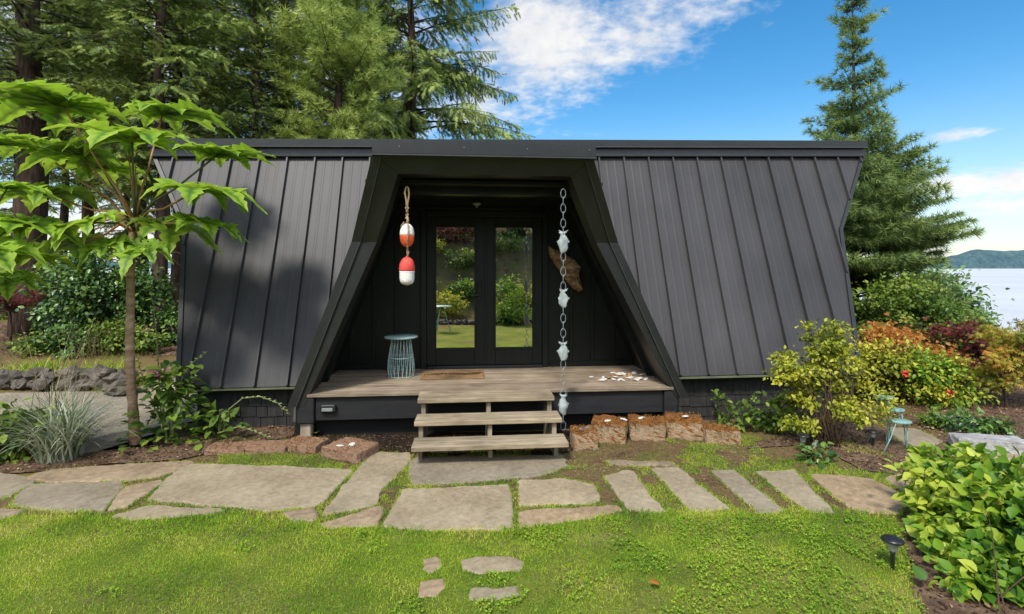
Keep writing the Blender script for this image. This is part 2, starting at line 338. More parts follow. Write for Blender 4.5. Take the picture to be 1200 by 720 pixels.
def wing(side):
    mb = MB(); T = .035
    E = EL if side < 0 else ER; D = DL if side < 0 else DR
    def P(u, z, off=0): return (u, vroof(z)-off*.93, z+off*.37)
    zs = [zeave(E[0][1]), .9, 1.4, 1.9, E[1][0], 2.7, ztop(E[2][1])]
    for k in range(len(zs)-1):                        # panel sheets, sliced across the slope
        z0, z1 = zs[k], zs[k+1]
        r = []
        for z in (z0, z1):
            e = lerp_tab(E, z); d = lerp_tab(D, z)
            zz = z
            r.append((P(e, z if z not in (zs[0], zs[-1]) else (zeave(e) if z == zs[0] else ztop(e))),
                      P(d, z if z not in (zs[0], zs[-1]) else (zeave(d) if z == zs[0] else ztop(d)))))
        (a0,b0),(a1,b1) = r
        q = [a0,b0,b1,a1] if side < 0 else [b0,a0,a1,b1]
        back = [(p[0], p[1]+T, p[2]) for p in q]
        mb.add(q+back, [(0,1,2,3),(7,6,5,4),(0,4,5,1),(1,5,6,2),(2,6,7,3),(3,7,4,0)])
    ph = -2.826 if side < 0 else 2.383
    def strip(u, w, h):
        umid = E[0][1]
        if side < 0:
            zlo = zeave(u) if E[0][1] <= u <= D[0][1]-.03 else (inv(EL, u) if u < E[0][1] else inv(DL, u))
        else:
            zlo = zeave(u) if D[0][1]+.03 <= u <= E[0][1] else (inv(ER, u) if u > E[0][1] else inv(DR, u))
        zhi = ztop(u)
        if zhi-zlo < .1: return
        a, b = P(u-w/2, zlo+.005), P(u+w/2, zlo+.005); c, d = P(u+w/2, zhi), P(u-w/2, zhi)
        a2, b2, c2, d2 = P(u-w/2*.6, zlo+.005, h), P(u+w/2*.6, zlo+.005, h), P(u+w/2*.6, zhi, h), P(u-w/2*.6, zhi, h)
        mb.add([a,b,c,d,a2,b2,c2,d2], [(4,5,6,7),(0,1,5,4),(1,2,6,5),(3,0,4,7)])
    lo, hi = (-4.42, -1.42) if side < 0 else (.9, 5.2)
    n0 = int(math.floor((lo-ph)/.352)); n1 = int(math.ceil((hi-ph)/.352))
    for n in range(n0, n1+1):
        u = ph+n*.352
        if lo < u < hi: strip(u, .030, .045)
        for q in (.335, .665):                        # faint stiffening ribs
            if lo < u+.352*q < hi: strip(u+.352*q, .036, .0014)
    # edge trim down the end
    mb.build('roof_panel', M['roof'], house)
    tb = MB()
    for k in range(2):
        z0, u0 = E[k]; z1, u1 = E[k+1]
        if k == 1: z1 = ztop(E[2][1])
        s = side
        a = Vector(P(u0, z0, .02)); b = Vector(P(u1, z1, .02))
        tb.hexa([a+Vector((-.02*s,0,0)), a+Vector((.03*s,0,0)), a+Vector((.03*s,.09,-.0)), a+Vector((-.02*s,.09,0)),
                 b+Vector((-.02*s,0,0)), b+Vector((.03*s,0,0)), b+Vector((.03*s,.09,0)), b+Vector((-.02*s,.09,0))])
    tb.build('edge_trim', M['trim'], house)
    eb = MB(); ua, ub = (E[0][1], D[0][1]) if side < 0 else (D[0][1]+.05, E[0][1])
    eb.hexa([(ua, vroof(.5)-.02, zeave(ua)-.028), (ub, vroof(.5)-.02, zeave(ub)-.028), (ub, vroof(.5)+.05, zeave(ub)-.028), (ua, vroof(.5)+.05, zeave(ua)-.028),
             (ua, vroof(.5)-.02, zeave(ua)-.010), (ub, vroof(.5)-.02, zeave(ub)-.010), (ub, vroof(.5)+.05, zeave(ub)-.010), (ua, vroof(.5)+.05, zeave(ua)-.010)])
    eb.build('drip_edge', plain('drip_green', (.13,.15,.09), rough=.5), house)
    # soffit behind the drip
    sb = MB(); sb.box((ua+.02, vroof(.5)+.055, .47), (ub-.02, .62, .495)); sb.build('soffit', M['trim'], house)
wing(-1); wing(1)
# strip of roof above the dormer
mb = MB(); mb.add([(-1.36,vroof(3.02),3.02),(.66,vroof(3.02),3.02),(.66,vroof(3.34),3.34),(-1.36,vroof(3.3),3.3)],[(0,1,2,3)]); mb.build('roof_panel', M['roof'], house)
# body: ends, back, flat top
DEPTH = 6.6
def vback(z): return DEPTH-.395*(z-.51)
for s, E in ((-1, EL), (1, ER)):
    mb = MB(); pts = []
    for k,(z,u) in enumerate(E):
        if k == 2: z = ztop(u)-.01
        if k == 0: z -= .02
        pts += [(u-.05*s, vroof(z)+.04, z), (u-.05*s, vback(z)-.04, z)]
    mb.add(pts, [(0,1,3,2),(2,3,5,4)])
    mb.build('end_wall', M['siding'], house)
mb = MB()
mb.add([(EL[0][1],vback(.5),.5),(EL[1][1],vback(2.3),2.3),(EL[2][1],vback(3.24),3.24),(ER[2][1],vback(3.43),3.43),(ER[1][1],vback(2.32),2.32),(ER[0][1],vback(.53),.53)],[(0,1,2,3,4,5)])
mb.build('back_slope', M['roof'], house)
mb = MB(); ul, ur = EL[2][1]-.02, ER[2][1]+.01
mb.hexa([(ul,vroof(3.3)-.02,ztop(ul)+.14),(ur,vroof(3.4)-.02,ztop(ur)+.14),(ur,DEPTH-1.1,ztop(ur)+.14),(ul,DEPTH-1.1,ztop(ul)+.14),
         (ul,vroof(3.3)-.02,ztop(ul)+.17),(ur,vroof(3.4)-.02,ztop(ur)+.17),(ur,DEPTH-1.1,ztop(ur)+.22),(ul,DEPTH-1.1,ztop(ul)+.22)])
mb.build('flat_roof', M['trim'], house)
def band(name, z0, z1, v0, v1, mat, ua=ul, ub=ur):
    mb = MB(); va, vb = vroof(ztop(ua)), vroof(ztop(ub))
    mb.hexa([(ua,va+v0,ztop(ua)+z0),(ub,vb+v0,ztop(ub)+z0),(ub,vb+v1,ztop(ub)+z0),(ua,va+v1,ztop(ua)+z0),
             (ua,va+v0,ztop(ua)+z1),(ub,vb+v0,ztop(ub)+z1),(ub,vb+v1,ztop(ub)+z1),(ua,va+v1,ztop(ua)+z1)])
    mb.build(name, mat, house)
band('fascia', .0, .105, -.055, .10, M['capmetal'])
band('fascia', -.012, .002, -.065, .10, M['trim'])
band('roof_edge', .112, .205, -.105, .12, M['trim'])
band('roof_edge', .100, .112, -.115, .12, M['capmetal'])

# ---- dormer
def prism4(mb, a, b, c, d, dv):      # a..d = (u, v, z) front polygon, pushed back by dv
    f = [Vector(p) for p in (a,b,c,d)]; g = [p+Vector((0,dv,0)) for p in f]
    mb.add(f+g, [(0,1,2,3),(7,6,5,4),(0,4,5,1),(1,5,6,2),(2,6,7,3),(3,7,4,0)])
IL = [(.36,-2.19),(.48,-2.14),(2.085,-1.446),(2.755,-1.18)]
IR = [(.36,1.83),(.48,1.78),(2.085,.93),(2.755,.574)]
for s, D, I in ((-1, DL, IL), (1, DR, IR)):
    # side wall plate of the dormer (outer skin to inner lining)
    mb = MB()
    for (z0, z1) in ((.36,2.085),(2.085,2.92)):
        u0,u1 = lerp_tab(D,z0), lerp_tab(D,z1); w = -.12*s
        v0,v1 = lerp_tab(DV,z0)+.06, lerp_tab(DV,z1)+.06
        mb.hexa([(u0,v0,z0),(u0+w,v0,z0),(u0+w,1.30,z0),(u0,1.30,z0),(u1,v1,z1),(u1+w,v1,z1),(u1+w,1.36,z1),(u1,1.36,z1)])
    mb.build('porch_side_wall', M['darkwood'], house)
    # front rake boards, lower upright and upper leaning forward
    for (z0, z1, zi0, zi1) in ((.36,2.085,.36,2.085),(2.085,2.92,2.085,2.755)):
        mb = MB()
        a = (lerp_tab(D,z0), lerp_tab(DV,z0), z0); b = (lerp_tab(I,zi0), lerp_tab(DV,zi0), zi0)
        c = (lerp_tab(I,zi1), lerp_tab(DV,zi1), zi1); d = (lerp_tab(D,z1), lerp_tab(DV,z1), z1)
        if s < 0: prism4(mb, a, b, c, d, .30)
        else: prism4(mb, b, a, d, c, .30)
        mb.build('rake_board', M['trim'], house)
        # metal edge strip standing proud, wrapped round the corner
        tb = MB(); o = .012*s; w = -.075*s
        def q(z, du, dv): return (lerp_tab(D,z)+du, lerp_tab(DV,z)+dv, z)
        f = [q(z0,o,-.022), q(z0,w,-.022), q(z1,w,-.022), q(z1,o,-.022)]
        if s > 0: f = [f[1], f[0], f[3], f[2]]
        prism4(tb, *f, .020); 
        f2 = [q(z0,o+.0,-.004), q(z0,o+.004*s,-.004), q(z1,o+.004*s,-.004), q(z1,o,-.004)]
        tb.build('edge_trim', M['capmetal'] if False else M['trim'], house)
        eb = MB(); f = [q(z0,w-.0*s,-.026), q(z0,w-.008*s,-.026), q(z1,w-.008*s,-.026), q(z1,w,-.026)]
        if s > 0: f = [f[1], f[0], f[3], f[2]]
        prism4(eb, *f, .022); eb.build('trim_lip', M['capmetal'], house)
    # inner rafter deep in the porch
    mb = MB()
    for v0 in (.55,):
        z0,z1 = .48,2.70
        a = lerp_tab(D,z0)-.12*s; b = a-.07*s; c = lerp_tab(D,z1)-.12*s; d = c-.07*s
        mb.hexa([(a,v0,z0),(b,v0,z0),(b,v0+.09,z0),(a,v0+.09,z0),(c,v0,z1),(d,v0,z1),(d,v0+.09,z1),(c,v0+.09,z1)])
    mb.build('rafter', M['darkwood'], house)
mb = MB(); zc = 2.755
a = (lerp_tab(DL,zc), lerp_tab(DV,zc)); b = (lerp_tab(DR,zc), lerp_tab(DV,zc))
prism4(mb, (IL[-1][1],lerp_tab(DV,2.755)+.003,2.755), (IR[-1][1],lerp_tab(DV,2.755)+.003,2.755), (DR[-1][1]-.01,-.447,2.92), (DL[-1][1]+.01,-.447,2.92), .30)
mb.build('header_board', M['trim'], house)
mb = MB()                                             # metal cap across the dormer's brow
mb.box((DL[-1][1]-.01,-.50,2.925),(DR[-1][1]+.03,-.44,3.055), bev=.006); mb.build('brow_cap', M['trim'], house)
mb = MB(); mb.box((DL[-1][1]-.012,-.515,2.912),(DR[-1][1]+.032,-.44,2.924)); mb.build('trim_lip', M['capmetal'], house)
mb = MB(); mb.box((DL[-1][1]+.01,-.44,2.925),(DR[-1][1]-.01,1.34,3.045)); mb.build('dormer_roof', M['trim'], house)
for i in range(4):
    u = -1.15+i*.63; mb = MB(); mb.lathe([(.002,0),(.006,.001),(.004,.006)], (0,0,0), 6)
    mb.v = [(u+x, -.5-z, 3.0+y) for x,y,z in mb.v]; mb.build('screw_head', M['zinc'], house)
mb = MB(); mb.box((-1.55,-.12,2.70),(.98,1.30,2.735)); mb.build('porch_ceiling', M['darkwood'], house)
mb = MB(); mb.box((-1.5,.10,2.62),(.92,.24,2.697)); mb.build('ceiling_beam', M['darkwood'], house)
# back wall with battens
mb = MB(); mb.box((-2.45,1.268,.30),(-1.093,1.34,2.80)); mb.box((.591,1.268,.30),(2.1,1.34,2.80)); mb.box((-1.092,1.268,2.561),(.59,1.34,2.80)); mb.box((-1.092,1.27,.3),(.59,1.34,.478))
for k in range(-8, 8):
    u = -.25+k*.29
    if -2.4 < u < -1.2 or .7 < u < 2.0: mb.box((u-.022,1.247,.545),(u+.022,1.2675,2.60), bev=.004)
mb.box((-2.3,1.243,.482),(-1.14,1.2672,.545)); mb.box((.63,1.243,.482),(1.95,1.2672,.545))
mb.build('porch_back_wall', M['darkwood'], house)
# doors
fr = MB(); u0,u1,z0,z1 = -1.093,.591,.482,2.56; w=.075
fr.box((u0,1.225,z0),(u0+w,1.30,z1),bev=.004); fr.box((u1-w,1.225,z0),(u1,1.30,z1),bev=.004); fr.box((u0+w+.001,1.225,z1-w),(u1-w-.001,1.30,z1),bev=.004)
fr.box((u0-.03,1.235,z1+.002),(u1+.03,1.266,z1+.05),bev=.004)
fr.build('door_frame', M['darkwood'], house)
th = MB(); th.box((u0+w+.002,1.19,.481),(u1-w-.002,1.30,.515),bev=.006); th.build('threshold', M['beam'], house)
def leaf(ua, ub, ga, gb, hinge):
    d = MB(); za, zb = .522, z1-w-.006; gz0, gz1 = .745, 2.346
    d.box((ua,1.245,za),(ga,1.29,zb),bev=.003); d.box((gb,1.245,za),(ub,1.29,zb),bev=.003)
    d.box((ga+.001,1.245,za),(gb-.001,1.29,gz0),bev=.003); d.box((ga+.001,1.245,gz1),(gb-.001,1.29,zb),bev=.003)
    o = d.build('door', M['darkwood'], house)
    t = MB(); b = .022
    for (x0,x1,y0,y1) in ((ga-b,ga+.004,gz0-b,gz1+b),(gb-.004,gb+b,gz0-b,gz1+b),(ga+.005,gb-.005,gz0-b,gz0+.004),(ga+.005,gb-.005,gz1-.004,gz1+b)):
        t.box((x0,1.233,y0),(x1,1.2445,y1),bev=.003)
    t.build('glazing_bead', M['darkwood'], o)
    g = MB(); g.box((ga+.002,1.262,gz0+.002),(gb-.002,1.270,gz1-.002)); g.build('pane', M['glass'], o)
    return o
dl = leaf(-1.014,-.255,-.896,-.387,-1); dr = leaf(-.25,.512,-.111,.388,1)
hb = MB(); hb.box((-.345,1.228,1.38),(-.295,1.2445,1.62),bev=.006); hb.lathe([(.022,0),(.026,.006),(.026,.02),(.02,.024)],(0,0,0),12)
for k in range(len(hb.v)-48, len(hb.v)):
    x,y,z = hb.v[k]; hb.v[k] = (-.32+x, 1.228-z, 1.57+y)
hb.tube([(-.32,1.228,1.45),(-.32,1.19,1.45),(-.335,1.18,1.45),(-.43,1.18,1.447)], .009, 8)
hb.build('handle', M['blackplastic'], dl)
ab = MB(); ab.box((-.258,1.236,.53),(-.225,1.2442,2.47),bev=.003); ab.build('astragal', M['darkwood'], dr)
lt = MB(); lt.lathe([(.03,0),(.055,.015),(.06,.03),(.03,.05)],(-.36,1.15,2.62),12); lt.box((-.375,1.16,2.60),(-.345,1.262,2.64)); lt.build('porch_light', M['zinc'], house)
# deck boards run along the front
random.seed(3)
dk = MB(); v = -.045
while v < 1.22:
    w = .138; dk.cur = random.random()
    ub = -2.16 + (max(0,v)*.0); ue = 1.80
    dz = random.uniform(-.002,.002)
    dk.box((ub-random.uniform(0,.012), v, .447+dz),(ue+random.uniform(0,.012), v+w-.006, .480+dz), bev=.004)
    v += w
dk.build('deck_boards', M['deck'], house)
bm_ = MB(); bm_.box((-2.09,.0,.19),(1.70,.05,.4455),bev=.006); bm_.build('deck_beam', M['beam'], house)
for (a,b) in ((-2.27,-2.095),(1.705,1.86)):
    e = MB(); e.box((a,-.035,.17),(b,.12,.445 if a<0 else .43),bev=.01); e.build('beam_end', M['beam'], house)
for u in (-2.19, 1.78):
    p = MB(); p.box((u-.055,.0,-.05),(u+.055,.10,.168),bev=.008); p.build('deck_post', M['post'], house)
sk = MB(); sk.box((-2.2,1.0,-.05),(1.9,1.04,.44)); sk.box((-2.12,.13,-.05),(1.72,.15,.43)); sk.box((-2.33,.12,-.05),(-2.26,1.0,.40)); sk.box((1.87,.12,-.05),(1.93,1.0,.40)); sk.build('crawl_shade_panel', M['inside'], house)  # near-black panels stand for the deep shade under the deck
jb = MB(); jb.box((-2.03,-.045,.285),(-1.87,-.002,.365),bev=.01); o = jb.build('socket_box', M['blackplastic'], house)
jb = MB(); jb.box((-2.01,-.052,.30),(-1.90,-.0455,.335),bev=.002); jb.build('socket_lid', M['zinc'], o)
# shingled skirt
def skirt(ua, ub):
    s_ = MB(); s_.box((ua,.455,-.12),(ub,.50,.49))
    row = 0; z = -.12
    while z < .46:
        u = ua + (row % 2)*.09 - .05
        while u < ub:
            w = random.uniform(.12,.21); a, b = max(u,ua), min(u+w-.008, ub)
            if b-a > .02:
                s_.cur = random.random(); t = random.uniform(.012,.02); zz = z+random.uniform(-.006,.006); h = min(.15,.485-zz)
                s_.hexa([(a,.454-t,zz),(b,.454-t,zz),(b,.4545,zz),(a,.4545,zz),(a,.450,zz+h),(b,.450,zz+h),(b,.4545,zz+h),(a,.4545,zz+h)])
            u += w
        z += .125; row += 1
    s_.build('shingle_skirt', M['shingle'], house)
skirt(-3.5,-2.335); skirt(1.935,4.2)
mb = MB(); mb.box((-3.45,.52,-.1),(-3.4,6.3,.49)); mb.box((4.1,.52,-.1),(4.15,6.3,.49)); mb.box((-3.45,6.301,-.1),(4.15,6.34,.49)); mb.build('foundation_wall', M['shingle'], house)

# ---- steps
st = empty('porch_steps', hw(-.29,-.4,0), 'weathered grey wooden steps of three open treads below the porch deck', 'steps', rz=HA)
def tread(v0, v1, zt, ua, ub):
    t = MB()
    n = 2; w = (v1-v0)/n
    for k in range(n):
        t.cur = random.random()
        t.box((ua+.29-random.uniform(0,.006), v0+.4+k*w, zt-.045),(ub+.29, v0+.4+(k+1)*w-.006, zt), bev=.005)
    t.build('tread', M['tread'], st)
tread(-.385,-.052,.492,-.985,.405); tread(-.68,-.40,.352,-.985,.43); tread(-.935,-.66,.200,-.985,.445)
for u in (-.93,-.27,.36):
    s_ = MB(); s_.cur = random.random(); x = u+.29
    s_.box((x-.022,.06,-.03),(x+.022,.34,.446),bev=.003); s_.box((x-.0215,-.235,-.03),(x+.0215,.059,.306),bev=.003); s_.box((x-.021,-.34,-.03),(x+.021,-.236,.154),bev=.003)
    s_.build('stringer', M['post'] , st)

# ---- things on and around the porch
p = at(470, 441, 6.39); p.z = .481
stool = empty('wire_stool', p, 'pale turquoise round wire side table on the deck left of the doors', 'side table')
t = MB(); t.lathe([(.17,.470),(.200,.472),(.204,.482),(.200,.492),(.02,.494)], n=36); t.build('table_top', M['teal'], stool, True)
t = MB()
def rs(z): 
    s = z/.47; return .150+.022*math.sin(math.pi*min(1,s*1.15))*(1-s)-.045*max(0,(s-.25))
for k in range(20):
    a = 2*math.pi*k/20
    for sgn in (1,-1):
        t.tube([(rs(z)*math.cos(a+sgn*.17*(z/.47)), rs(z)*math.sin(a+sgn*.17*(z/.47)), z) for z in (.005,.04,.1,.2,.3,.4,.47)], .0024, 5)
t.build('wire_base', M['teal'], stool)
for zz in (.006,.235,.462):
    t = MB(); r_ = rs(zz); n=32
    t.tube([(r_*math.cos(2*math.pi*i/n), r_*math.sin(2*math.pi*i/n), zz) for i in range(n+1)], .004, 6, cap=False); t.build('wire_hoop', M['teal'], stool)
# doormat
dm = empty('doormat', hw(-.66,.80,.481), 'brown coir doormat with a dark leaf print before the left door', 'doormat', rz=HA)
t = MB(); t.box((-.38,-.24,.002),(.38,.24,.017),bev=.004); t.build('mat_base', M['mat'], dm)
t = MB()
for (cx,ln,ang) in ((-.22,.17,.3),(.02,.2,-.15),(.24,.16,.5)):
    for k in range(9):
        s = k/8; bx_ = cx+math.cos(ang)*(s-.5)*ln*2*.8; by = math.sin(ang)*(s-.5)*ln*1.6
        l = .075*math.sin(math.pi*(s*.8+.15))
        for q in (-1,1):
            d = Vector((math.cos(ang+q*1.0), math.sin(ang+q*1.0),0)); n_ = Vector((-d.y,d.x,0))
            b0 = Vector((bx_,by,.0205)); t.add([b0, b0+d*l*.5+n_*.012, b0+d*l, b0+d*l*.5-n_*.012],[(0,3,2,1)])
t.build('leaf_print', M['matdark'], dm)
# float string
p = at(477, 219, 5.32)
bs = empty('buoy_string', p, 'two red and white fishing floats hanging on a looped tan rope', 'buoys')
def zb(py): return (HZ-py)/F*5.32+CH-p.z
t = MB()
t.tube([(0,0,zb(252)),(-.008,0,zb(235)),(-.022,.0,zb(226)),(-.012,0,zb(220)),(0,0,zb(219)),(.012,0,zb(220)),(.022,0,zb(227)),(.006,0,zb(240)),(.004,.004,zb(256))], .0085, 7)
t.tube([(.0,0,zb(254)),(.012,-.012,zb(259)),(.0,-.02,zb(262))], .014, 7)
for k in range(4): t.ring((0,0,zb(244+k*4)), .016, .008, .007, 10, 5, k*1.3)
t.tube([(.02,-.06,zb(262)),(.03,-.078,zb(272)),(.02,-.078,zb(283)),(.01,-.02,zb(291)),(.0,0,zb(296)),(.015,-.02,zb(301))], .008, 6)
t.tube([(-.02,-.05,zb(261)),(-.05,-.04,zb(265)),(-.06,-.02,zb(270))], .006, 6)
t.tube([(.0,-.0,zb(290)),(.018,0,zb(296)),(.0,0,zb(301)),(-.02,0,zb(303))], .008, 6)
t.build('rope', M['rope'], bs, True)
def floatb(name, zc, L, r, top, bot, split):
    prof = []
    for i in range(15):
        s = i/14; z = zc-L/2+L*s
        q = r*min(1, (math.sin(math.pi*min(1,max(.0,s+.02)))**.33)) if top != 'flat' else 0
        prof.append((max(.012,q), z))
    return prof
def body(zlo, zhi, r, flatbot, lowmat, himat, splitf, parent):
    L = zhi-zlo; N = 22; prof = []
    for i in range(N+1):
        s = i/N
        if s < .5: q = r*(1-(1-s/.5)**6)**.5*(.96 if flatbot else 1)*(.97+.03*s) if flatbot else r*(1-(1-s/.5)**2.6)**.5
        else: q = r*(1-((s-.5)/.5)**2.6)**.5
        prof.append((max(.010,q), zlo+L*s))
    k = int(N*splitf)
    f = MB(); f.lathe(prof[:k+1], n=28); o = f.build('float', lowmat, parent, True)
    f = MB(); pr = [(r_+.0008, z) for r_,z in prof[k:]]; f.lathe(pr, n=28); f.build('float_band', himat, o, True)
body(zb(290), zb(262), .072, False, M['orangered'], M['white'], .52, bs)
body(zb(334.5), zb(301), .080, True, M['white'], M['red'], .50, bs)
# rain chain
p = at(660, 220, 5.36)
rc = empty('rain_chain', p, 'pale grey metal rain chain with four fish shaped cups beside the steps', 'rain chain')
def zc_(py): return (HZ-py)/F*5.36+CH-p.z
t = MB(); y = 222; k = 0; fish = [(272,297),(340,361),(402,423),(463,487)]
while y < 503:
    hit = [f_ for f_ in fish if f_[0]-2 < y+4 < f_[1]+2]
    if hit:
        y = hit[0][1]-1
        if t.v: t.build('chain', M['zinc'], rc, True)
        t = MB(); continue
    big = k % 2 == 0
    t.ring((0,0,zc_(y+5)), .027 if big else .021, .048, .0032, 16, 6, 0.25 if big else 1.45)
    y += 9.2 if big else 8.2; k += 1
t.build('chain', M['zinc'], rc, True)
for (a,b) in fish:
    z1_, z0_ = zc_(a), zc_(b); L = z1_-z0_; f = MB()
    prof = [(.015,0),(.028,.08),(.040,.25),(.046,.45),(.042,.62),(.030,.78),(.020,.86),(.030,.93),(.040,1)]
    f.lathe([(r_, z0_+L*s) for r_,s in prof], n=14, sy=.6)
    for sg in (-1,1):
        f.add([(sg*.038,0,z0_+L*.35),(sg*.066,0,z0_+L*.55),(sg*.036,0,z0_+L*.68),(sg*.038,.004,z0_+L*.5)],[(0,1,2,3)])
    f.add([(-.02,0,z0_+L*.9),(-.05,0,z0_+L*1.1),(0,0,z0_+L*1.0),(.05,0,z0_+L*1.1),(.02,0,z0_+L*.9)],[(0,1,2,3,4)])
    fa = a*.9; f.v = [(x*math.cos(.5*math.sin(fa))-y*.8+.006*math.sin(z*60+a), y*math.cos(.3)+x*.4*math.sin(fa), z) for x,y,z in f.v]; f.build('fish_cup', M['fish'], rc, True)
# driftwood on the wall
pts = [(642,289),(648,291),(657,296),(666,301),(673,304),(680,313),(678,322),(683,339),(678,342),(672,339),(661,325),(650,312),(643,299)]
Yd = 6.98; c0 = at(662,315,Yd); dw = MB(); n = len(pts)
P2 = [at(a,b,Yd)-c0 for a,b in pts]; dn = []
for i in range(n):
    for k in range(4): dn.append(P2[i].lerp(P2[(i+1)%n], k/4))
n = len(dn); ax = Vector((.62,0,-.78)); rings = []
for (sc_, dy) in ((1,0),(1.0,-.06),(.90,-.10),(.68,-.125),(.42,-.14),(.18,-.135)):
    rg_ = []
    for q in dn:
        c_ = ax*(q.dot(ax))*.55; v_ = c_+(q-c_)*sc_; al = q.dot(ax); ac = q.dot(Vector((.78,0,.62)))
        nz = mnoise.noise(Vector((al*4, ac*26, dy*5)))
        rg_.append(v_+Vector((.012*nz, dy*(1+.0*nz)-.035*abs(nz)*(1 if dy else 0), .012*nz)))
    rings.append(rg_)
vs = [q for r_ in rings for q in r_]+[Vector((0,-.13,0))]; m_ = len(rings)
dw.add(vs, [(r_*n+i, r_*n+(i+1)%n, (r_+1)*n+(i+1)%n, (r_+1)*n+i) for r_ in range(m_-1) for i in range(n)]+[((m_-1)*n+i,(m_-1)*n+(i+1)%n,m_*n) for i in range(n)])
o = dw.build('driftwood', M['drift'], None); o.location = c0
tag(o, 'brown slab of driftwood hung on the dark wall right of the doors', 'driftwood')

def shell_obj(name, loc, size, mat, label, cat, group, seed, flat=.35):
    rnd = random.Random(seed); mb = MB(); n = 11; vs = [(0,0,flat*.55)]
    for ringi,(rr,zz) in enumerate(((.5,flat*.5),(.85,flat*.28),(1.0,0))):
        for k in range(n):
            a = 2*math.pi*k/n; q = rr*(1+.14*math.sin(a*2+seed)+rnd.uniform(-.06,.06)+(.05*(k%2) if ringi==2 else 0))
            vs.append((q*math.cos(a), q*math.sin(a)*.78, zz*(1+rnd.uniform(-.2,.2))))
    vs = [(x*size,y*size,z*size) for x,y,z in vs]
    fs = [(0,1+k,1+(k+1)%n) for k in range(n)]
    for r_ in range(2): fs += [(1+r_*n+k,1+(r_+1)*n+k,1+(r_+1)*n+(k+1)%n,1+r_*n+(k+1)%n) for k in range(n)]
    mb.add(vs, fs); o = mb.build(name, mat, None, True); o.location = loc
    o.rotation_euler = (rnd.uniform(-.25,.25), rnd.uniform(-.25,.25), rnd.uniform(0,6.3))
    return tag(o, label, cat, group)
rs_ = random.Random(5)
for k in range(30):
    px = min(757,max(690,rs_.gauss(726,17))); py = rs_.uniform(439,448) - (px-690)*.04; q = at(px,py,F*(CH-.486)/(py-HZ)); 
    if k % 5 == 4: shell_obj('driftwood_chip', q, rs_.uniform(.05,.09), M['drift'], 'small brown wood piece among the white shells on the deck', 'wood piece', 'wood pieces among the deck shells', k, .3)
    else: shell_obj('shell', q, rs_.uniform(.028,.055), M['shell'], 'white seashell lying in the pile on the right of the deck', 'shell', 'shells piled on the deck', k, .55)

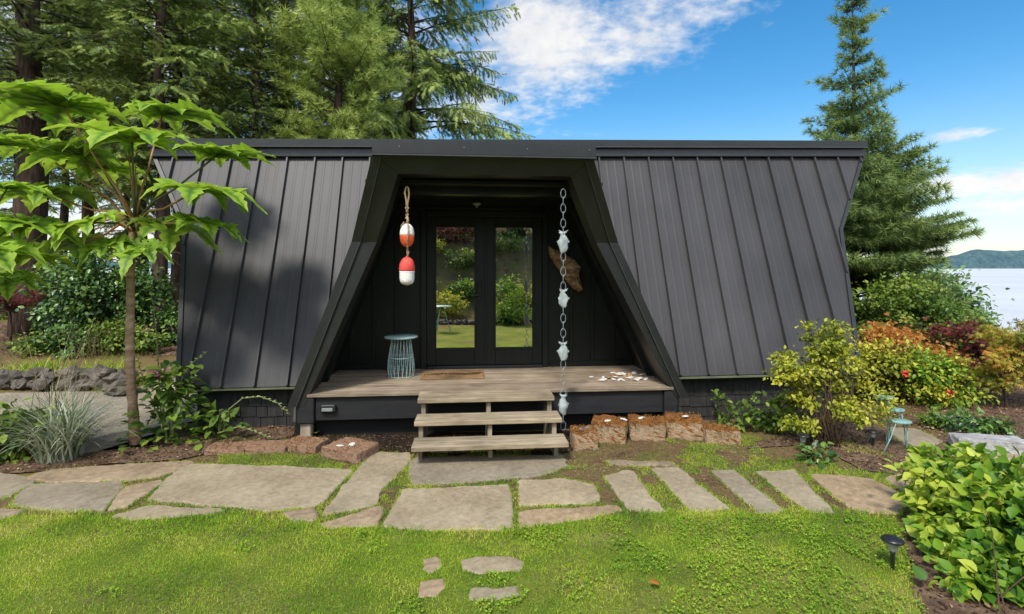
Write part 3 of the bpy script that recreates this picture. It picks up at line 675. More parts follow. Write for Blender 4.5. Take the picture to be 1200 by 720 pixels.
# ================================================================== flagstones
STONES = [
 ([(-6,553),(28,558),(38,566),(14,580),(-12,586)], 0, 'grey flagstone cut by the left photo edge, end of the path by the striped grass'),
 ([(28,559),(60,550),(140,544),(224,540),(230,544),(190,557),(150,562),(60,564)], 1, 'long thin flagstone edging the soil bed under the striped grass'),
 ([(38,567),(140,564),(144,570),(122,596),(78,598),(16,590),(20,580)], 0, 'wide grey flagstone at the far left, below the long thin one'),
 ([(146,570),(188,562),(192,566),(168,580),(150,592),(128,597)], 1, 'narrow slanting flagstone between the far left slab and the largest slab'),
 ([(208,550),(224,543),(332,546),(412,550),(408,556),(380,584),(368,592),(312,598),(256,592),(174,584),(190,566)], 0, 'largest flagstone, a long slab in front of the flat red blocks'),
 ([(128,606),(172,592),(260,597),(248,602),(160,608)], 0, 'thin wedge flagstone on the lawn edge under the largest slab'),
 ([(-10,596),(28,597),(16,604),(0,607),(-14,606)], 1, 'small sliver of flagstone at the lawn edge in the left corner of the path'),
 ([(334,600),(368,594),(372,600),(368,610),(340,608)], 1, 'small brown flagstone at the right foot of the largest slab'),
 ([(378,601),(432,534),(440,530),(481,530),(480,541),(448,572),(442,590),(420,596)], 0, 'tall slanting flagstone left of the steps running up to the cabin'),
 ([(378,614),(444,593),(449,600),(440,615),(392,618)], 1, 'small triangular flagstone at the foot of the tall slanting one'),
 ([(479,541),(491,535),(658,533),(667,546),(634,557),(558,564),(482,569)], 0, 'broad flagstone directly below the lowest step'),
 ([(446,617),(472,573),(597,567),(603,619),(510,621)], 0, 'large square flagstone second out from the steps, touching the lawn'),
 ([(608,563),(662,560),(696,567),(703,586),(691,590),(608,591)], 0, 'small square flagstone right of the large square one'),
 ([(608,600),(615,597),(724,592),(730,598),(691,607),(608,619)], 1, 'low wedge flagstone on the lawn edge below the small square one'),
 ([(707,558),(734,550),(743,552),(757,572),(781,600),(738,597)], 0, 'first slanting stepping slab right of the small square flagstone'),
 ([(712,539),(785,541),(793,546),(715,544)], 1, 'thin strip of flagstone in front of the mossy blocks'),
 ([(764,549),(795,547),(855,596),(810,599)], 0, 'second slanting stepping slab, pale and straight sided'),
 ([(832,551),(862,551),(918,598),(890,601)], 0, 'third slanting stepping slab, the narrowest of them'),
 ([(884,552),(930,550),(977,599),(948,600)], 0, 'fourth slanting stepping slab, next to the big brown one'),
 ([(949,555),(982,556),(1025,561),(1055,579),(1060,589),(1055,601),(1003,599),(976,579)], 1, 'big brown flagstone at the right end of the path by the bush'),
 ([(1037,560),(1055,555),(1074,563),(1080,573),(1062,576)], 1, 'small flagstone half under the leafy bush beyond the big brown one'),
 ([(1056,541),(1074,538),(1086,543),(1086,550),(1068,552),(1057,547)], 0, 'small pale flagstone in the soil bed below the turquoise plant stand'),
 ([(1038,500),(1074,502),(1106,517),(1078,527),(1058,519)], 0, 'pale path slab beside the turquoise plant stand'),
 ([(1098,530),(1160,524),(1215,530),(1230,556),(1150,550)], 0, 'pale path slab behind the leafy bush in the right bed'),
 ([(496,655),(510,651),(518,655),(516,665),(503,671),(495,667)], 1, 'small round brown stepping stone in the lawn, upper left of four'),
 ([(492,681),(522,677),(524,688),(512,699),(489,700)], 1, 'small brown stepping stone in the lawn, lower left of four'),
 ([(540,656),(556,651),(600,650),(615,658),(610,668),(560,673),(543,668)], 0, 'dark oval stepping stone in the lawn, upper right and widest of four'),
 ([(551,690),(607,686),(610,698),(580,704),(550,703)], 0, 'oblong grey stepping stone in the lawn, lower right of four'),
]
stone_polys = []
for si,(poly, kind, label) in enumerate(STONES):
    rr = random.Random(si*7+1)
    top = .015 if si < 24 else .010
    W = [gnd(a,b,top) for a,b in poly]; n = len(W); E_ = []; W0 = sum(W, Vector())/n
    for i in range(n):                                # refine the outline and roughen it
        a, b = W[i], W[(i+1)%n]; d = b-a; L = d.length; m = max(1, int(L/.022)); nn = Vector((-d.y,d.x,0)).normalized()
        for k in range(m):
            t_ = k/m; q = a+d*t_; nz = mnoise.noise(Vector((q.x*5,q.y*5,si)))*.018+mnoise.noise(Vector((q.x*17,q.y*17,si+9)))*.014+mnoise.noise(Vector((q.x*45,q.y*45,si+9)))*.007
            E_.append(q+nn*nz+(q-W0).normalized()*(.014 if si < 10 else (.006 if si < 24 else 0)))
    c = sum(E_, Vector())/len(E_); N = len(E_)
    stone_polys.append([(q.x,q.y) for q in E_])
    mb = MB(); vs = []
    for (inset, z) in ((.0,-.03),(.0,top-.012),(.006,top-.004),(.018,top)):
        for q in E_:
            d = (c-q); d.z = 0; dl_ = d.normalized()*inset; h = mnoise.noise(Vector((q.x*4,q.y*4,3)))*.005+mnoise.noise(Vector((q.x*22,q.y*22,si)))*.004
            vs.append((q.x+dl_.x-c.x, q.y+dl_.y-c.y, z+(h if z>0 else 0)))
    fs = [(r_*N+i, r_*N+(i+1)%N, (r_+1)*N+(i+1)%N, (r_+1)*N+i) for r_ in range(3) for i in range(N)]
    fs.append(tuple(range(3*N, 4*N)))
    # orientation (outline runs clockwise in pixels for most) - fix through bmesh below
    mb.add(vs, fs); o = mb.build('flagstone' if si < 24 else 'stepping_stone', M['flag2'] if kind else M['flag'], None)
    import bmesh
    bm = bmesh.new(); bm.from_mesh(o.data); bmesh.ops.recalc_face_normals(bm, faces=bm.faces)
    tops = [f for f in bm.faces if len(f.verts) > 8]
    bmesh.ops.triangulate(bm, faces=tops); bm.to_mesh(o.data); bm.free()
    o.location = (c.x, c.y, 0)
    tag(o, label, 'flagstone' if si < 24 else 'stepping stone', 'flagstones of the path' if si < 24 else 'stepping stones in the lawn')

# ================================================================== mossy blocks
def rough_block(name, pxy, w, d, h, yaw, mat, label, seed, group, tilt=0, tufts=60):
    rr = random.Random(seed); g = gnd(*pxy); n = 7
    mb = MB(); bm = bmesh.new(); bmesh.ops.create_cube(bm, size=1)
    bmesh.ops.subdivide_edges(bm, edges=bm.edges[:], cuts=9, use_grid_fill=True)
    for v_ in bm.verts:
        x,y,z = v_.co; q = Vector((x*w, y*d, (z+.5)*h))
        r2 = Vector((abs(x),abs(y),abs(z)))*2; k = sorted(r2)[1]
        rd = 1-.04*max(0,(k-.8))/.2
        q.x *= rd; q.y *= rd
        nz = mnoise.noise_vector(q*5+Vector((seed*3,0,0)))*.026*min(1,h/.14)+mnoise.noise_vector(q*24+Vector((seed,0,0)))*.010*min(1,h/.10)
        v_.co = q+nz
    me = bpy.data.meshes.new(name); bm.to_mesh(me); bm.free()
    o = link(name, me, mat); o.location = g+Vector((0,d/2,-.01)); o.rotation_euler = (tilt,0,yaw)
    tag(o, label, 'stone block', group)
    # moss cushion
    N = tufts*14; rg = np.random.default_rng(seed)
    pos = np.stack([rg.uniform(-.47,.47,N)*w, rg.uniform(-.47,.47,N)*d, np.full(N,h+.001)+rg.normal(0,.006,N)],1)
    keep = np.array([mnoise.noise(Vector((p_[0]*9,p_[1]*9,seed))) > -.18 for p_ in pos]); pos = pos[keep]; N = len(pos)
    edge = rg.random(N) < .25; pos[edge,1] = -d*.5-.004; pos[edge,2] = h-np.abs(rg.normal(0,.045,edge.sum()))
    up = norm(rg.normal(0,1,(N,3))+[0,0,.4]); fw = norm(rg.normal(0,.6,(N,3))+[0,-.2,1])
    me = scatter('moss', ([(-.3,0,0),(.3,0,0),(0,1,0)],[(0,1,2)]), pos, fw, up, rg.uniform(.008,.018,N), rg.random(N))
    tag(link('moss', me, M['mosstuft'], o), kind='stuff')
    return o
blk = 'mossy stone blocks along the cabin'
rough_block('stone_block',(686,527),0.251,.20,.19,R(8),M['mossblock'],'tan stone block with a bare front, nearest the steps, grey pebbles on top',1,blk)
rough_block('stone_block',(717,519),0.372,.26,.21,R(-14),M['mossblock'],'mossy stone block second from the steps with a white shell on top',2,blk)
rough_block('stone_block',(762,517),0.391,.26,.21,R(-6),M['mossblock'],'mossy stone block third from the steps, between two shell topped ones',3,blk)
rough_block('stone_block',(806,515),0.391,.26,.22,R(-10),M['mossblock'],'mossy stone block fourth from the steps with a white shell in the middle',4,blk)
rough_block('stone_block',(850,521),0.335,.22,.15,R(-16),M['mossblock'],'low mossy stone block at the right end of the row',5,blk)
bl2 = 'flat reddish blocks left of the steps'
rough_block('stone_block',(405,541),.44,.34,.11,R(-22),M['mossblock2'],'flat reddish block beside the steps with two white shells on it',6,bl2)
rough_block('stone_block',(352,530),.38,.26,.075,R(-12),M['mossblock2'],'flat mossy reddish block left of the one holding two shells',7,bl2)
rough_block('stone_block',(308,532),.38,.24,.06,R(10),M['mossblock2'],'flat bare reddish block in the middle of the left row',8,bl2, tufts=14)
rough_block('stone_block',(261,533),.38,.24,.055,R(6),M['mossblock2'],'flat dark reddish block at the left end of the row by the foxglove',9,bl2, tufts=40)
for i,(px,YY,z,s,m_,lab) in enumerate((
   (683,5.25,.180,.038,'pebble','dark pebble on the bare tan block by the steps'),(690,5.30,.180,.042,'pebble','dark pebble on the bare tan block by the steps'),(694,5.24,.180,.034,'pebble','dark pebble on the bare tan block by the steps'),
   (711,5.47,.202,.055,'shell','white shell on the second mossy block from the steps'),(731,5.53,.202,.04,'shell','small white shell at the right edge of the second mossy block'),
   (752,5.54,.202,.055,'shell','white shell on the third mossy block from the steps'),(803,5.60,.212,.05,'shell','white shell on the fourth mossy block from the steps'),
   (400,5.00,.100,.05,'shell','left of two white shells on the flat reddish block'),(411,5.03,.100,.045,'shell','right of two white shells on the flat reddish block'))):
    q = Vector(((px-600)/F*YY, YY, z))
    shell_obj('pebble' if m_=='pebble' else 'shell', q, s, M[m_], lab, 'pebble' if m_=='pebble' else 'shell', 'pebbles on the tan block' if m_=='pebble' else 'shells on the stone blocks', i+40, .42)
# ================================================================== terrain, water, hills
def sstep(a, b, x):
    t = np.clip((x-a)/(b-a), 0, 1); return t*t*(3-2*t)
def hgt(x, y):
    x = np.asarray(x, float); y = np.asarray(y, float)
    edge = 10.5 + 16*(1-sstep(-4, 1, x))
    h = -11*sstep(0, 34, y-edge)
    h = h + 3.0*sstep(-3.0, -9, y) + 5.0*sstep(-8, -24, y)
    h = h + .35*sstep(7.7, 8.6, y)*(1-sstep(-3.6, -3.2, x))*sstep(-30,-9, x)*(1-sstep(20,30,y))
    h = h - .06*sstep(6.1, 6.5, y)*sstep(-4.2,-3.6,x)*(1-sstep(4.2,5,x))*(1-sstep(9.5,10.5,y))
    return h
xs = np.unique(np.concatenate([np.linspace(-14,14,85), np.linspace(-60,60,61), np.array([-4000,-1500,-500,-200,-100,100,200,500,1500,4000])]))
ys = np.unique(np.concatenate([np.linspace(-24,14,115), np.linspace(14,70,57), np.array([-400,-100,-50,100,200,500,1500,6000])]))
X, Y = np.meshgrid(xs, ys); Z = hgt(X, Y)
wob = np.array([[mnoise.noise(Vector((a*1.1,b*1.1,0)))*.018+mnoise.noise(Vector((a*.35,b*.35,4)))*.02 for a in xs] for b in ys])
mask = 1-(np.abs(X) < 6.5)*(Y > 1.5)*(Y < 7.5)*.75
Z = Z + wob*mask - .006
nx, ny = len(xs), len(ys)
V = np.stack([X.ravel(), Y.ravel(), Z.ravel()], 1)
idx = np.arange(nx*ny).reshape(ny, nx); a,b,c,d = idx[:-1,:-1].ravel(), idx[:-1,1:].ravel(), idx[1:,1:].ravel(), idx[1:,:-1].ravel()
me = tri_mesh('ground', V, np.concatenate([np.stack([a,b,c],1), np.stack([a,c,d],1)]))
tag(link('ground', me, M['ground'], smooth=True), kind='structure')

def sheet(name, poly, mat, z, label=None, step=.14, jit=.05):
    """an irregular patch laid a few mm above the ground (world xy outline)"""
    pts = []; n = len(poly)
    for i in range(n):
        a = Vector((*poly[i][:2],0)); b = Vector((*poly[(i+1)%n][:2],0)); m_ = max(1, int((b-a).length/step)); nn = (b-a).cross(Vector((0,0,1))).normalized()
        for k in range(m_):
            q = a+(b-a)*(k/m_); q += nn*(mnoise.noise(Vector((q.x*3,q.y*3,7)))*jit+mnoise.noise(Vector((q.x*11,q.y*11,7)))*jit*.5); pts.append(q)
    bm = bmesh.new(); vs = [bm.verts.new((q.x,q.y,0)) for q in pts]; f = bm.faces.new(vs)
    bmesh.ops.triangulate(bm, faces=[f]); 
    bmesh.ops.subdivide_edges(bm, edges=[e for e in bm.edges if e.calc_length() > .8], cuts=2)
    bmesh.ops.triangulate(bm, faces=bm.faces[:])
    for v_ in bm.verts:
        v_.co.z = float(hgt(v_.co.x, v_.co.y)) + z
    bmesh.ops.recalc_face_normals(bm, faces=bm.faces)
    me = bpy.data.meshes.new(name); bm.to_mesh(me); bm.free()
    for p_ in me.polygons:
        pass
    return tag(link(name, me, mat), kind='structure')
G = lambda pts: [tuple(gnd(*p_))[:2] for p_ in pts]
lawn_px = [(-60,604),(60,606),(130,606),(260,604),(340,612),(440,620),(600,622),(730,604),(800,602),(1000,603),(1050,612),(1062,640),(1075,690),(1090,728)]
lawnP = G(lawn_px) + [(2.3,2.0),(3.0,1.0),(4.5,0),(6,-2.2),(1.5,-2.0),(-2,-2.6),(-8,-2.2),(-9,3.8)]
sheet('lawn', lawnP, M['lawn'], .004, jit=.04)
gravP = G([(86,532),(150,528),(178,522),(196,508),(214,496)]) + [(-3.72,6.2),(-3.9,8.2),(-5.4,8.2),(-5.9,7.6),(-8,7.5),(-14,7.4),(-14,6.6),(-7,6.5),(-5.3,6.2),(-4.9,5.6)]
sheet('gravel_path', gravP, M['gravel'], .006)
soilR = G([(860,528),(960,520),(1010,552),(1050,556),(1080,570),(1100,610),(1056,625),(1075,700),(1095,735)]) + [(2.6,1.6),(4.2,1.2),(9,3),(12,8),(10,10),(4.8,9.5),(4.4,6.4)]
sheet('soil_bed', soilR, M['soil'], .008)
soilL = G([(-80,560),(20,556),(60,552),(130,545),(210,540),(232,534),(345,512),(345,498),(210,498),(176,524),(90,534),(40,530)]) + [(-6.6,5.2),(-8,5.0),(-8,4.6)]
sheet('soil_bed', soilL, M['soil'], .010)
soilH = [(-14,8.0),(-3.95,8.0),(-3.95,13),(-14,14)]
sheet('shaded_soil', G([(333,513),(350,508),(700,505),(668,531),(640,534),(500,534),(478,531),(440,527),(434,530)]), M['soilshade'], .004, jit=.06)  # dark sheet painting in the shade below the treads
sheet('soil_bed', soilH, M['soil'], .02)

# water: low, pale, rippled
m, nt, out = mat_new('sea_water'); v = coords(nt)
n1 = noise(nt, v, .35, 8, .6); n2 = noise(nt, coords(nt,(1,.25,1)), .02, 5)
bp = nd(nt, 'ShaderNodeBump', {'Strength':.9,'Distance':.5,'Height':n1.outputs[0]})
cr = ramp(nt, n2, [(.3,(.44,.445,.44)),(.7,(.54,.54,.53))])
p = nd(nt, 'ShaderNodeBsdfPrincipled', {'Base Color':cr,'Roughness':.55,'Specular IOR Level':.2,'Normal':bp}); nt.links.new(p.outputs[0], out.inputs[0]); M['water'] = m
mb = MB(); mb.add([(-9000,24,-8),(9000,24,-8),(9000,9000,-8),(-9000,9000,-8)],[(0,1,2,3)]); tag(mb.build('water', M['water']), kind='structure')
hx = np.linspace(-5200,5200,260); hv = []; hf = []
for i,x in enumerate(hx):
    h = 52+34*mnoise.noise(Vector((x/900,0,1)))+14*mnoise.noise(Vector((x/240,0,2)))+5*mnoise.noise(Vector((x/50,0,3)))+3*mnoise.noise(Vector((x/16,0,3)))
    px_ = x/3100*F+600
    h *= 1.55*(.35+.95*float(sstep(1010,1190,px_)))
    if px_ < 600: h *= 1.4
    hv += [(x,3000,-9),(x,3030,-8+h*.45),(x,3120,-8+h)]
    if i: b_ = 3*i; hf += [(b_-3,b_,b_+1,b_-2),(b_-2,b_+1,b_+2,b_-1)]
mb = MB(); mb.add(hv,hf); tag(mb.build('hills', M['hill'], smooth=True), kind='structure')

# ================================================================== sky, sun, camera
SUN_EL = R(52); SUN_DIR = Vector((-.30,-.80,0)).normalized()*math.cos(SUN_EL)+Vector((0,0,math.sin(SUN_EL)))
world = bpy.data.worlds.new('World'); scene.world = world; world.use_nodes = True
nt = world.node_tree; nt.nodes.clear(); wo = nt.nodes.new('ShaderNodeOutputWorld')
sky = nd(nt, 'ShaderNodeTexSky'); sky.sky_type = 'NISHITA'; sky.sun_disc = False; sky.sun_elevation = SUN_EL
sky.sun_rotation = math.atan2(SUN_DIR.x, SUN_DIR.y); sky.air_density = 1.0; sky.dust_density = .6; sky.ozone_density = 2.2
hs = nd(nt, 'ShaderNodeHueSaturation', {'Hue':.497,'Saturation':1.40,'Value':1.36,'Color':sky.outputs[0]})
tc = nt.nodes.new('ShaderNodeTexCoord'); vec = tc.outputs['Generated']
sx = nd(nt, 'ShaderNodeSeparateXYZ', {0:vec})
def mth(op, a, b=None, c=None):
    ins = {0:a}
    if b is not None: ins[1] = b
    if c is not None: ins[2] = c
    return nd(nt, 'ShaderNodeMath', ins, operation=op).outputs[0]
zc2 = mth('ADD', mth('MAXIMUM', sx.outputs[2], 0.0), .16)
cl = nd(nt, 'ShaderNodeCombineXYZ', {'X':mth('DIVIDE', sx.outputs[0], zc2), 'Y':mth('DIVIDE', sx.outputs[1], zc2), 'Z':0.3}).outputs[0]
cn = noise(nt, cl, 3.0, 9, .60, .35).outputs[0]
cn2 = noise(nt, vec, 5.0, 9, .62, .2).outputs[0]
def blob(px, py, rx, ry, w):
    d = Vector((px-600, F, HZ-py)).normalized()
    df = nd(nt, 'ShaderNodeVectorMath', {0:vec, 1:tuple(d)}, operation='SUBTRACT').outputs[0]
    sc = nd(nt, 'ShaderNodeVectorMath', {0:df, 1:(F/rx*1.0, F/max(rx,ry)*.5, F/ry*1.0)}, operation='MULTIPLY').outputs[0]
    ln = nd(nt, 'ShaderNodeVectorMath', {0:sc}, operation='LENGTH').outputs['Value']
    r_ = nd(nt, 'ShaderNodeMapRange', {'Value':ln,'From Min':0.0,'From Max':1.5,'To Min':w,'To Max':0.0}); r_.interpolation_type='SMOOTHSTEP'
    return r_.outputs[0]
tot = None
for b_ in ((635,60,125,105,.54),(560,125,90,70,.50),(745,50,125,65,.47),(835,8,80,40,.46),(450,60,160,150,.5),(200,60,330,200,.55),(150,300,260,90,.6),(1170,215,90,22,.62),(1190,240,70,14,.55),(1115,160,40,9,.38),(1075,212,30,10,.3),(650,155,90,14,.35)):
    o_ = blob(*b_); tot = o_ if tot is None else mth('MAXIMUM', tot, o_)
behind = nd(nt, 'ShaderNodeMapRange', {'Value':sx.outputs[1],'From Min':.15,'From Max':-.3,'To Min':0.0,'To Max':.50}).outputs[0]
tot = mth('SUBTRACT', mth('MAXIMUM', tot, behind), .12)
cn3 = noise(nt, cl, 17.0, 5, .6, .2).outputs[0]
mixn = mth('ADD', mth('ADD', mth('MULTIPLY', cn, .55), mth('MULTIPLY', cn2, .50)), mth('MULTIPLY', cn3, .42))
den = nd(nt, 'ShaderNodeMapRange', {'Value':mth('ADD', tot, mixn),'From Min':.87,'From Max':1.26,'To Min':0.0,'To Max':.95}); den.interpolation_type='SMOOTHSTEP'
shade = ramp(nt, noise(nt, vec, 9.0, 7, .6).outputs[0], [(.3,(4.6,5.1,5.9)),(.6,(6.9,7.05,7.2))])
haze = nd(nt, 'ShaderNodeMapRange', {'Value':sx.outputs[2],'From Min':0.0,'From Max':.30,'To Min':.48,'To Max':0.0}); haze.interpolation_type='SMOOTHSTEP'
hz = nd(nt, 'ShaderNodeMix', data_type='RGBA'); nt.links.new(haze.outputs[0], hz.inputs[0]); nt.links.new(hs.outputs[0], hz.inputs[6]); hz.inputs[7].default_value = (4.2,5.3,6.6,1)
mx = nd(nt, 'ShaderNodeMix', data_type='RGBA'); nt.links.new(den.outputs[0], mx.inputs[0]); nt.links.new(hz.outputs[2], mx.inputs[6]); nt.links.new(shade.outputs[0], mx.inputs[7])
bright = nd(nt, 'ShaderNodeMapRange', {'Value':sx.outputs[1],'From Min':.25,'From Max':-.35,'To Min':1.0,'To Max':2.1}); bright.interpolation_type='SMOOTHSTEP'  # sky behind the camera brightened, an added soft frontal fill
bmul = nd(nt, 'ShaderNodeVectorMath', {0:mx.outputs[2],'Scale':bright.outputs[0]}, operation='SCALE')
warm = nd(nt, 'ShaderNodeVectorMath', {0:bmul.outputs[0],1:(1.06,1.0,.93)}, operation='MULTIPLY')
bg = nd(nt, 'ShaderNodeBackground', {'Color':warm.outputs[0],'Strength':.15}); nt.links.new(bg.outputs[0], wo.inputs[0])
ld = bpy.data.lights.new('sun','SUN'); ld.energy = 4.3; ld.angle = R(9); ld.color = (1,.955,.88)
sun = bpy.data.objects.new('sun', ld); COL.objects.link(sun); sun.location = SUN_DIR*40
sun.rotation_euler = (-SUN_DIR).to_track_quat('-Z','Y').to_euler()
cd = bpy.data.cameras.new('camera'); cd.lens = 36*F/1200; cd.sensor_width = 36; cd.shift_y = -(360-HZ)/1200; cd.clip_end = 30000; cd.clip_start = .05
cam = bpy.data.objects.new('camera', cd); COL.objects.link(cam); cam.location = (0,0,CH); cam.rotation_euler = (R(90),0,0); scene.camera = cam
scene.view_settings.view_transform = 'Standard'; scene.view_settings.look = 'None'; scene.view_settings.exposure = 0

# ================================================================== leaf templates
T_BROAD = ([(0,0,0),(-.30,.35,.07),(.30,.35,.07),(0,.45,-.02),(-.22,.72,.03),(.22,.72,.03),(0,1,-.12)],
           [(0,3,1),(0,2,3),(1,3,4),(3,2,5),(3,6,4),(3,5,6)])
T_ROUND = ([(0,0,0),(-.26,.14,.05),(-.38,.42,.09),(-.25,.76,.03),(0,1.1,-.14),(.25,.76,.03),(.38,.42,.09),(.26,.14,.05),(0,.45,-.03)],
           [(8,0,1),(8,1,2),(8,2,3),(8,3,4),(8,4,5),(8,5,6),(8,6,7),(8,7,0)])
T_SMALL = ([(0,0,0),(-.3,.5,.06),(0,1,-.05),(.3,.5,.06)],[(0,3,1),(1,3,2)])
_v = [(0,0,0)]; _f = []
for k,a_ in enumerate((-75,-38,0,38,75)):            # maple leaf, five points
    r0 = R(a_-15); r1 = R(a_+15); L_ = .75 if abs(a_) > 60 else (.9 if a_ else 1)
    _v += [(math.sin(r0)*L_*.45, math.cos(r0)*L_*.45, .03),(math.sin(R(a_))*L_, math.cos(R(a_))*L_, -.12),(math.sin(r1)*L_*.45, math.cos(r1)*L_*.45, .03)]
    b_ = 1+k*3; _f += [(0,b_+2,b_),(b_,b_+2,b_+1)]
T_MAPLE = (_v,_f)
def needle_tmpl(n, L, w, spread, flat=.25, seed=1):
    rr = random.Random(seed); v=[]; f=[]
    for k in range(n):
        s = k/n; y0 = s*.85; side = -1 if k%2 else 1; a = spread*(1-.35*s)
        b0 = Vector((0,y0,0)); d = Vector((side*math.sin(a), math.cos(a), rr.uniform(-flat,flat))); p_ = Vector((d.y,-d.x,0)).normalized()*w
        i=len(v); v += [tuple(b0-p_), tuple(b0+p_), tuple(b0+d*L*(1-.3*s))]; f.append((i,i+1,i+2))
    i=len(v); v += [(-w,.6,0),(w,.6,0),(0,1.15,0),(-w*.8,0,0),(w*.8,0,0),(0,.9,.02)]; f += [(i,i+1,i+2),(i+3,i+4,i+5)]
    return (v,f)
T_FIR = needle_tmpl(16, .34, .042, R(58), .45)
def tuft_tmpl(n, w, seed=2):
    rr = random.Random(seed); v=[]; f=[]
    for k in range(n):
        a = 2*math.pi*k/n+rr.uniform(-.3,.3); e = rr.uniform(.25,1.15)
        d = Vector((math.cos(a)*math.sin(e), math.cos(e), math.sin(a)*math.sin(e))); p_ = d.cross(Vector((rr.uniform(-1,1),rr.uniform(-1,1),rr.uniform(-1,1)))).normalized()*w
        i=len(v); v += [tuple(-p_), tuple(p_), tuple(d*rr.uniform(.75,1.05))]; f.append((i,i+1,i+2))
    return (v,f)
T_TUFT = tuft_tmpl(13, .045)

def conifer(name, loc, H, c0, Rm, label, mat, seed, tmpl=T_FIR, whorl=.38, nb=6, droop=.25, rise=.1, ssize=.15, sgap=.10, bgap=.14, trunk=.2, prof=None, blen=.38, hang=.25, group=None, thin=1.0, azlim=None, dead=0, lean=0):
    rr = random.Random(seed); rg = np.random.default_rng(seed)
    root = empty(name, loc, label, 'tree', group)
    tb = MB(); tb.tube([(lean*z*z/H/H+.04*math.sin(z*1.3+seed), .04*math.cos(z*1.1+seed), z) for z in np.linspace(-.3,H,16)], [trunk*(1-.93*max(0,z)/H)*(1.25 if z < 0 else 1) for z in np.linspace(-.3,H,16)], 10, jit=.04)
    for _ in range(dead):
        az = rr.uniform(0,6.28); zz = rr.uniform(1.2,c0+1); L = rr.uniform(.6,1.8)
        tb.tube([(0,0,zz),(math.cos(az)*L*.5,math.sin(az)*L*.5,zz+.02),(math.cos(az)*L,math.sin(az)*L,zz-.2)],[.02,.012,.004],4)
    tb.build('trunk', M['bark'], root, True)
    wood = MB(); P=[];Fw=[];S=[];Rn=[]
    z = c0
    prof = prof or (lambda t: (1-t)**.75*(.55+.45*min(1,t*6)))
    while z < H*.985:
        t = (z-c0)/(H-c0); 
        for k in range(nb):
            az = rr.uniform(0,2*math.pi)
            if azlim and not azlim(az): continue
            L = Rm*prof(t)*rr.uniform(.65,1.12)
            if L <= 0: continue
            if L < .12: L = .12
            e = rise*(1 if t<.3 else 1)+t*.55+rr.uniform(-.08,.08); dr = droop*(1-.6*t)*rr.uniform(.7,1.3)
            d = np.array([math.cos(az), math.sin(az)]); zz = z+rr.uniform(-.5,.5)*whorl
            bend = rr.uniform(-.25,.25)
            def pt(s):
                s = np.asarray(s,float); rad = s*L; a2 = az+bend*s
                return np.stack([np.cos(a2)*rad+lean*zz*zz/H/H, np.sin(a2)*rad, zz+e*rad-dr*rad*rad/max(L,.5)*1.0], -1)
            bp_ = pt(np.linspace(0,1,6)); wr = .006+.009*L
            wood.tube(bp_, [wr*(1-.85*q/5) for q in range(6)], 4, cap=False)
            n = max(2, int(L/bgap)); s0 = .12 if L < 1.2 else .22
            ss = np.linspace(s0, 1, n)
            for s in ss:
                for sd in (-1,1):
                    if rr.random() > thin: continue
                    l = (blen*L*(1-s)**.8*.9+.16)*rr.uniform(.6,1.15); l = min(l, .95)
                    b0 = pt(s); a3 = az+bend*s+sd*rr.uniform(.55,1.2)
                    m_ = max(1,int(l/sgap)); q = (np.arange(m_)+rg.random(m_))/m_
                    dz = e-2*dr*s-rr.uniform(0,hang*1.4)
                    dirv = np.array([math.cos(a3), math.sin(a3), dz]); 
                    pos = b0+dirv*(q*l)[:,None] - np.array([0,0,1])*(hang*.5*(q*l)**2)[:,None]
                    P.append(pos); f_ = dirv+rg.normal(0,.35,(m_,3)); f_[:,2] -= hang*.4; Fw.append(f_)
                    S.append(ssize*rg.uniform(.7,1.25,m_)); Rn.append(np.clip(.30+.30*s+.22*q+rg.normal(0,.10,m_)+rr.uniform(-.08,.08),0,1))
            q = pt(np.array([.93,1.0])); P.append(q); Fw.append(np.tile(pt(1.)-pt(.9),(2,1))); S.append(np.full(2,ssize)); Rn.append(np.full(2,.7))
        z += whorl*rr.uniform(.8,1.2)
    for _ in range(0):
        az = rr.uniform(0,6.28); zz = rr.uniform(1.2,c0+1); L = rr.uniform(.6,1.8)
        wood.tube([(0,0,zz),(math.cos(az)*L*.5,math.sin(az)*L*.5,zz+.02),(math.cos(az)*L,math.sin(az)*L,zz-.2)],[.02,.012,.004],4)
    P=np.concatenate(P);Fw=np.concatenate(Fw);S=np.concatenate(S);Rn=np.concatenate(Rn)
    up = norm(rg.normal(0,.45,(len(P),3))+[0,0,1]); 
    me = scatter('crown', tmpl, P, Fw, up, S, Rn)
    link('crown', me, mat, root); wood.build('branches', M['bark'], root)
    return root
def copy_tree(o, loc, rz, label, sc=1):
    c = o.copy(); COL.objects.link(c); c.location = loc; c.rotation_euler = (0,0,rz); c.scale = (sc,sc,sc); c['label'] = label
    for ch in list(o.children):
        k = ch.copy(); COL.objects.link(k); k.parent = c
    return c

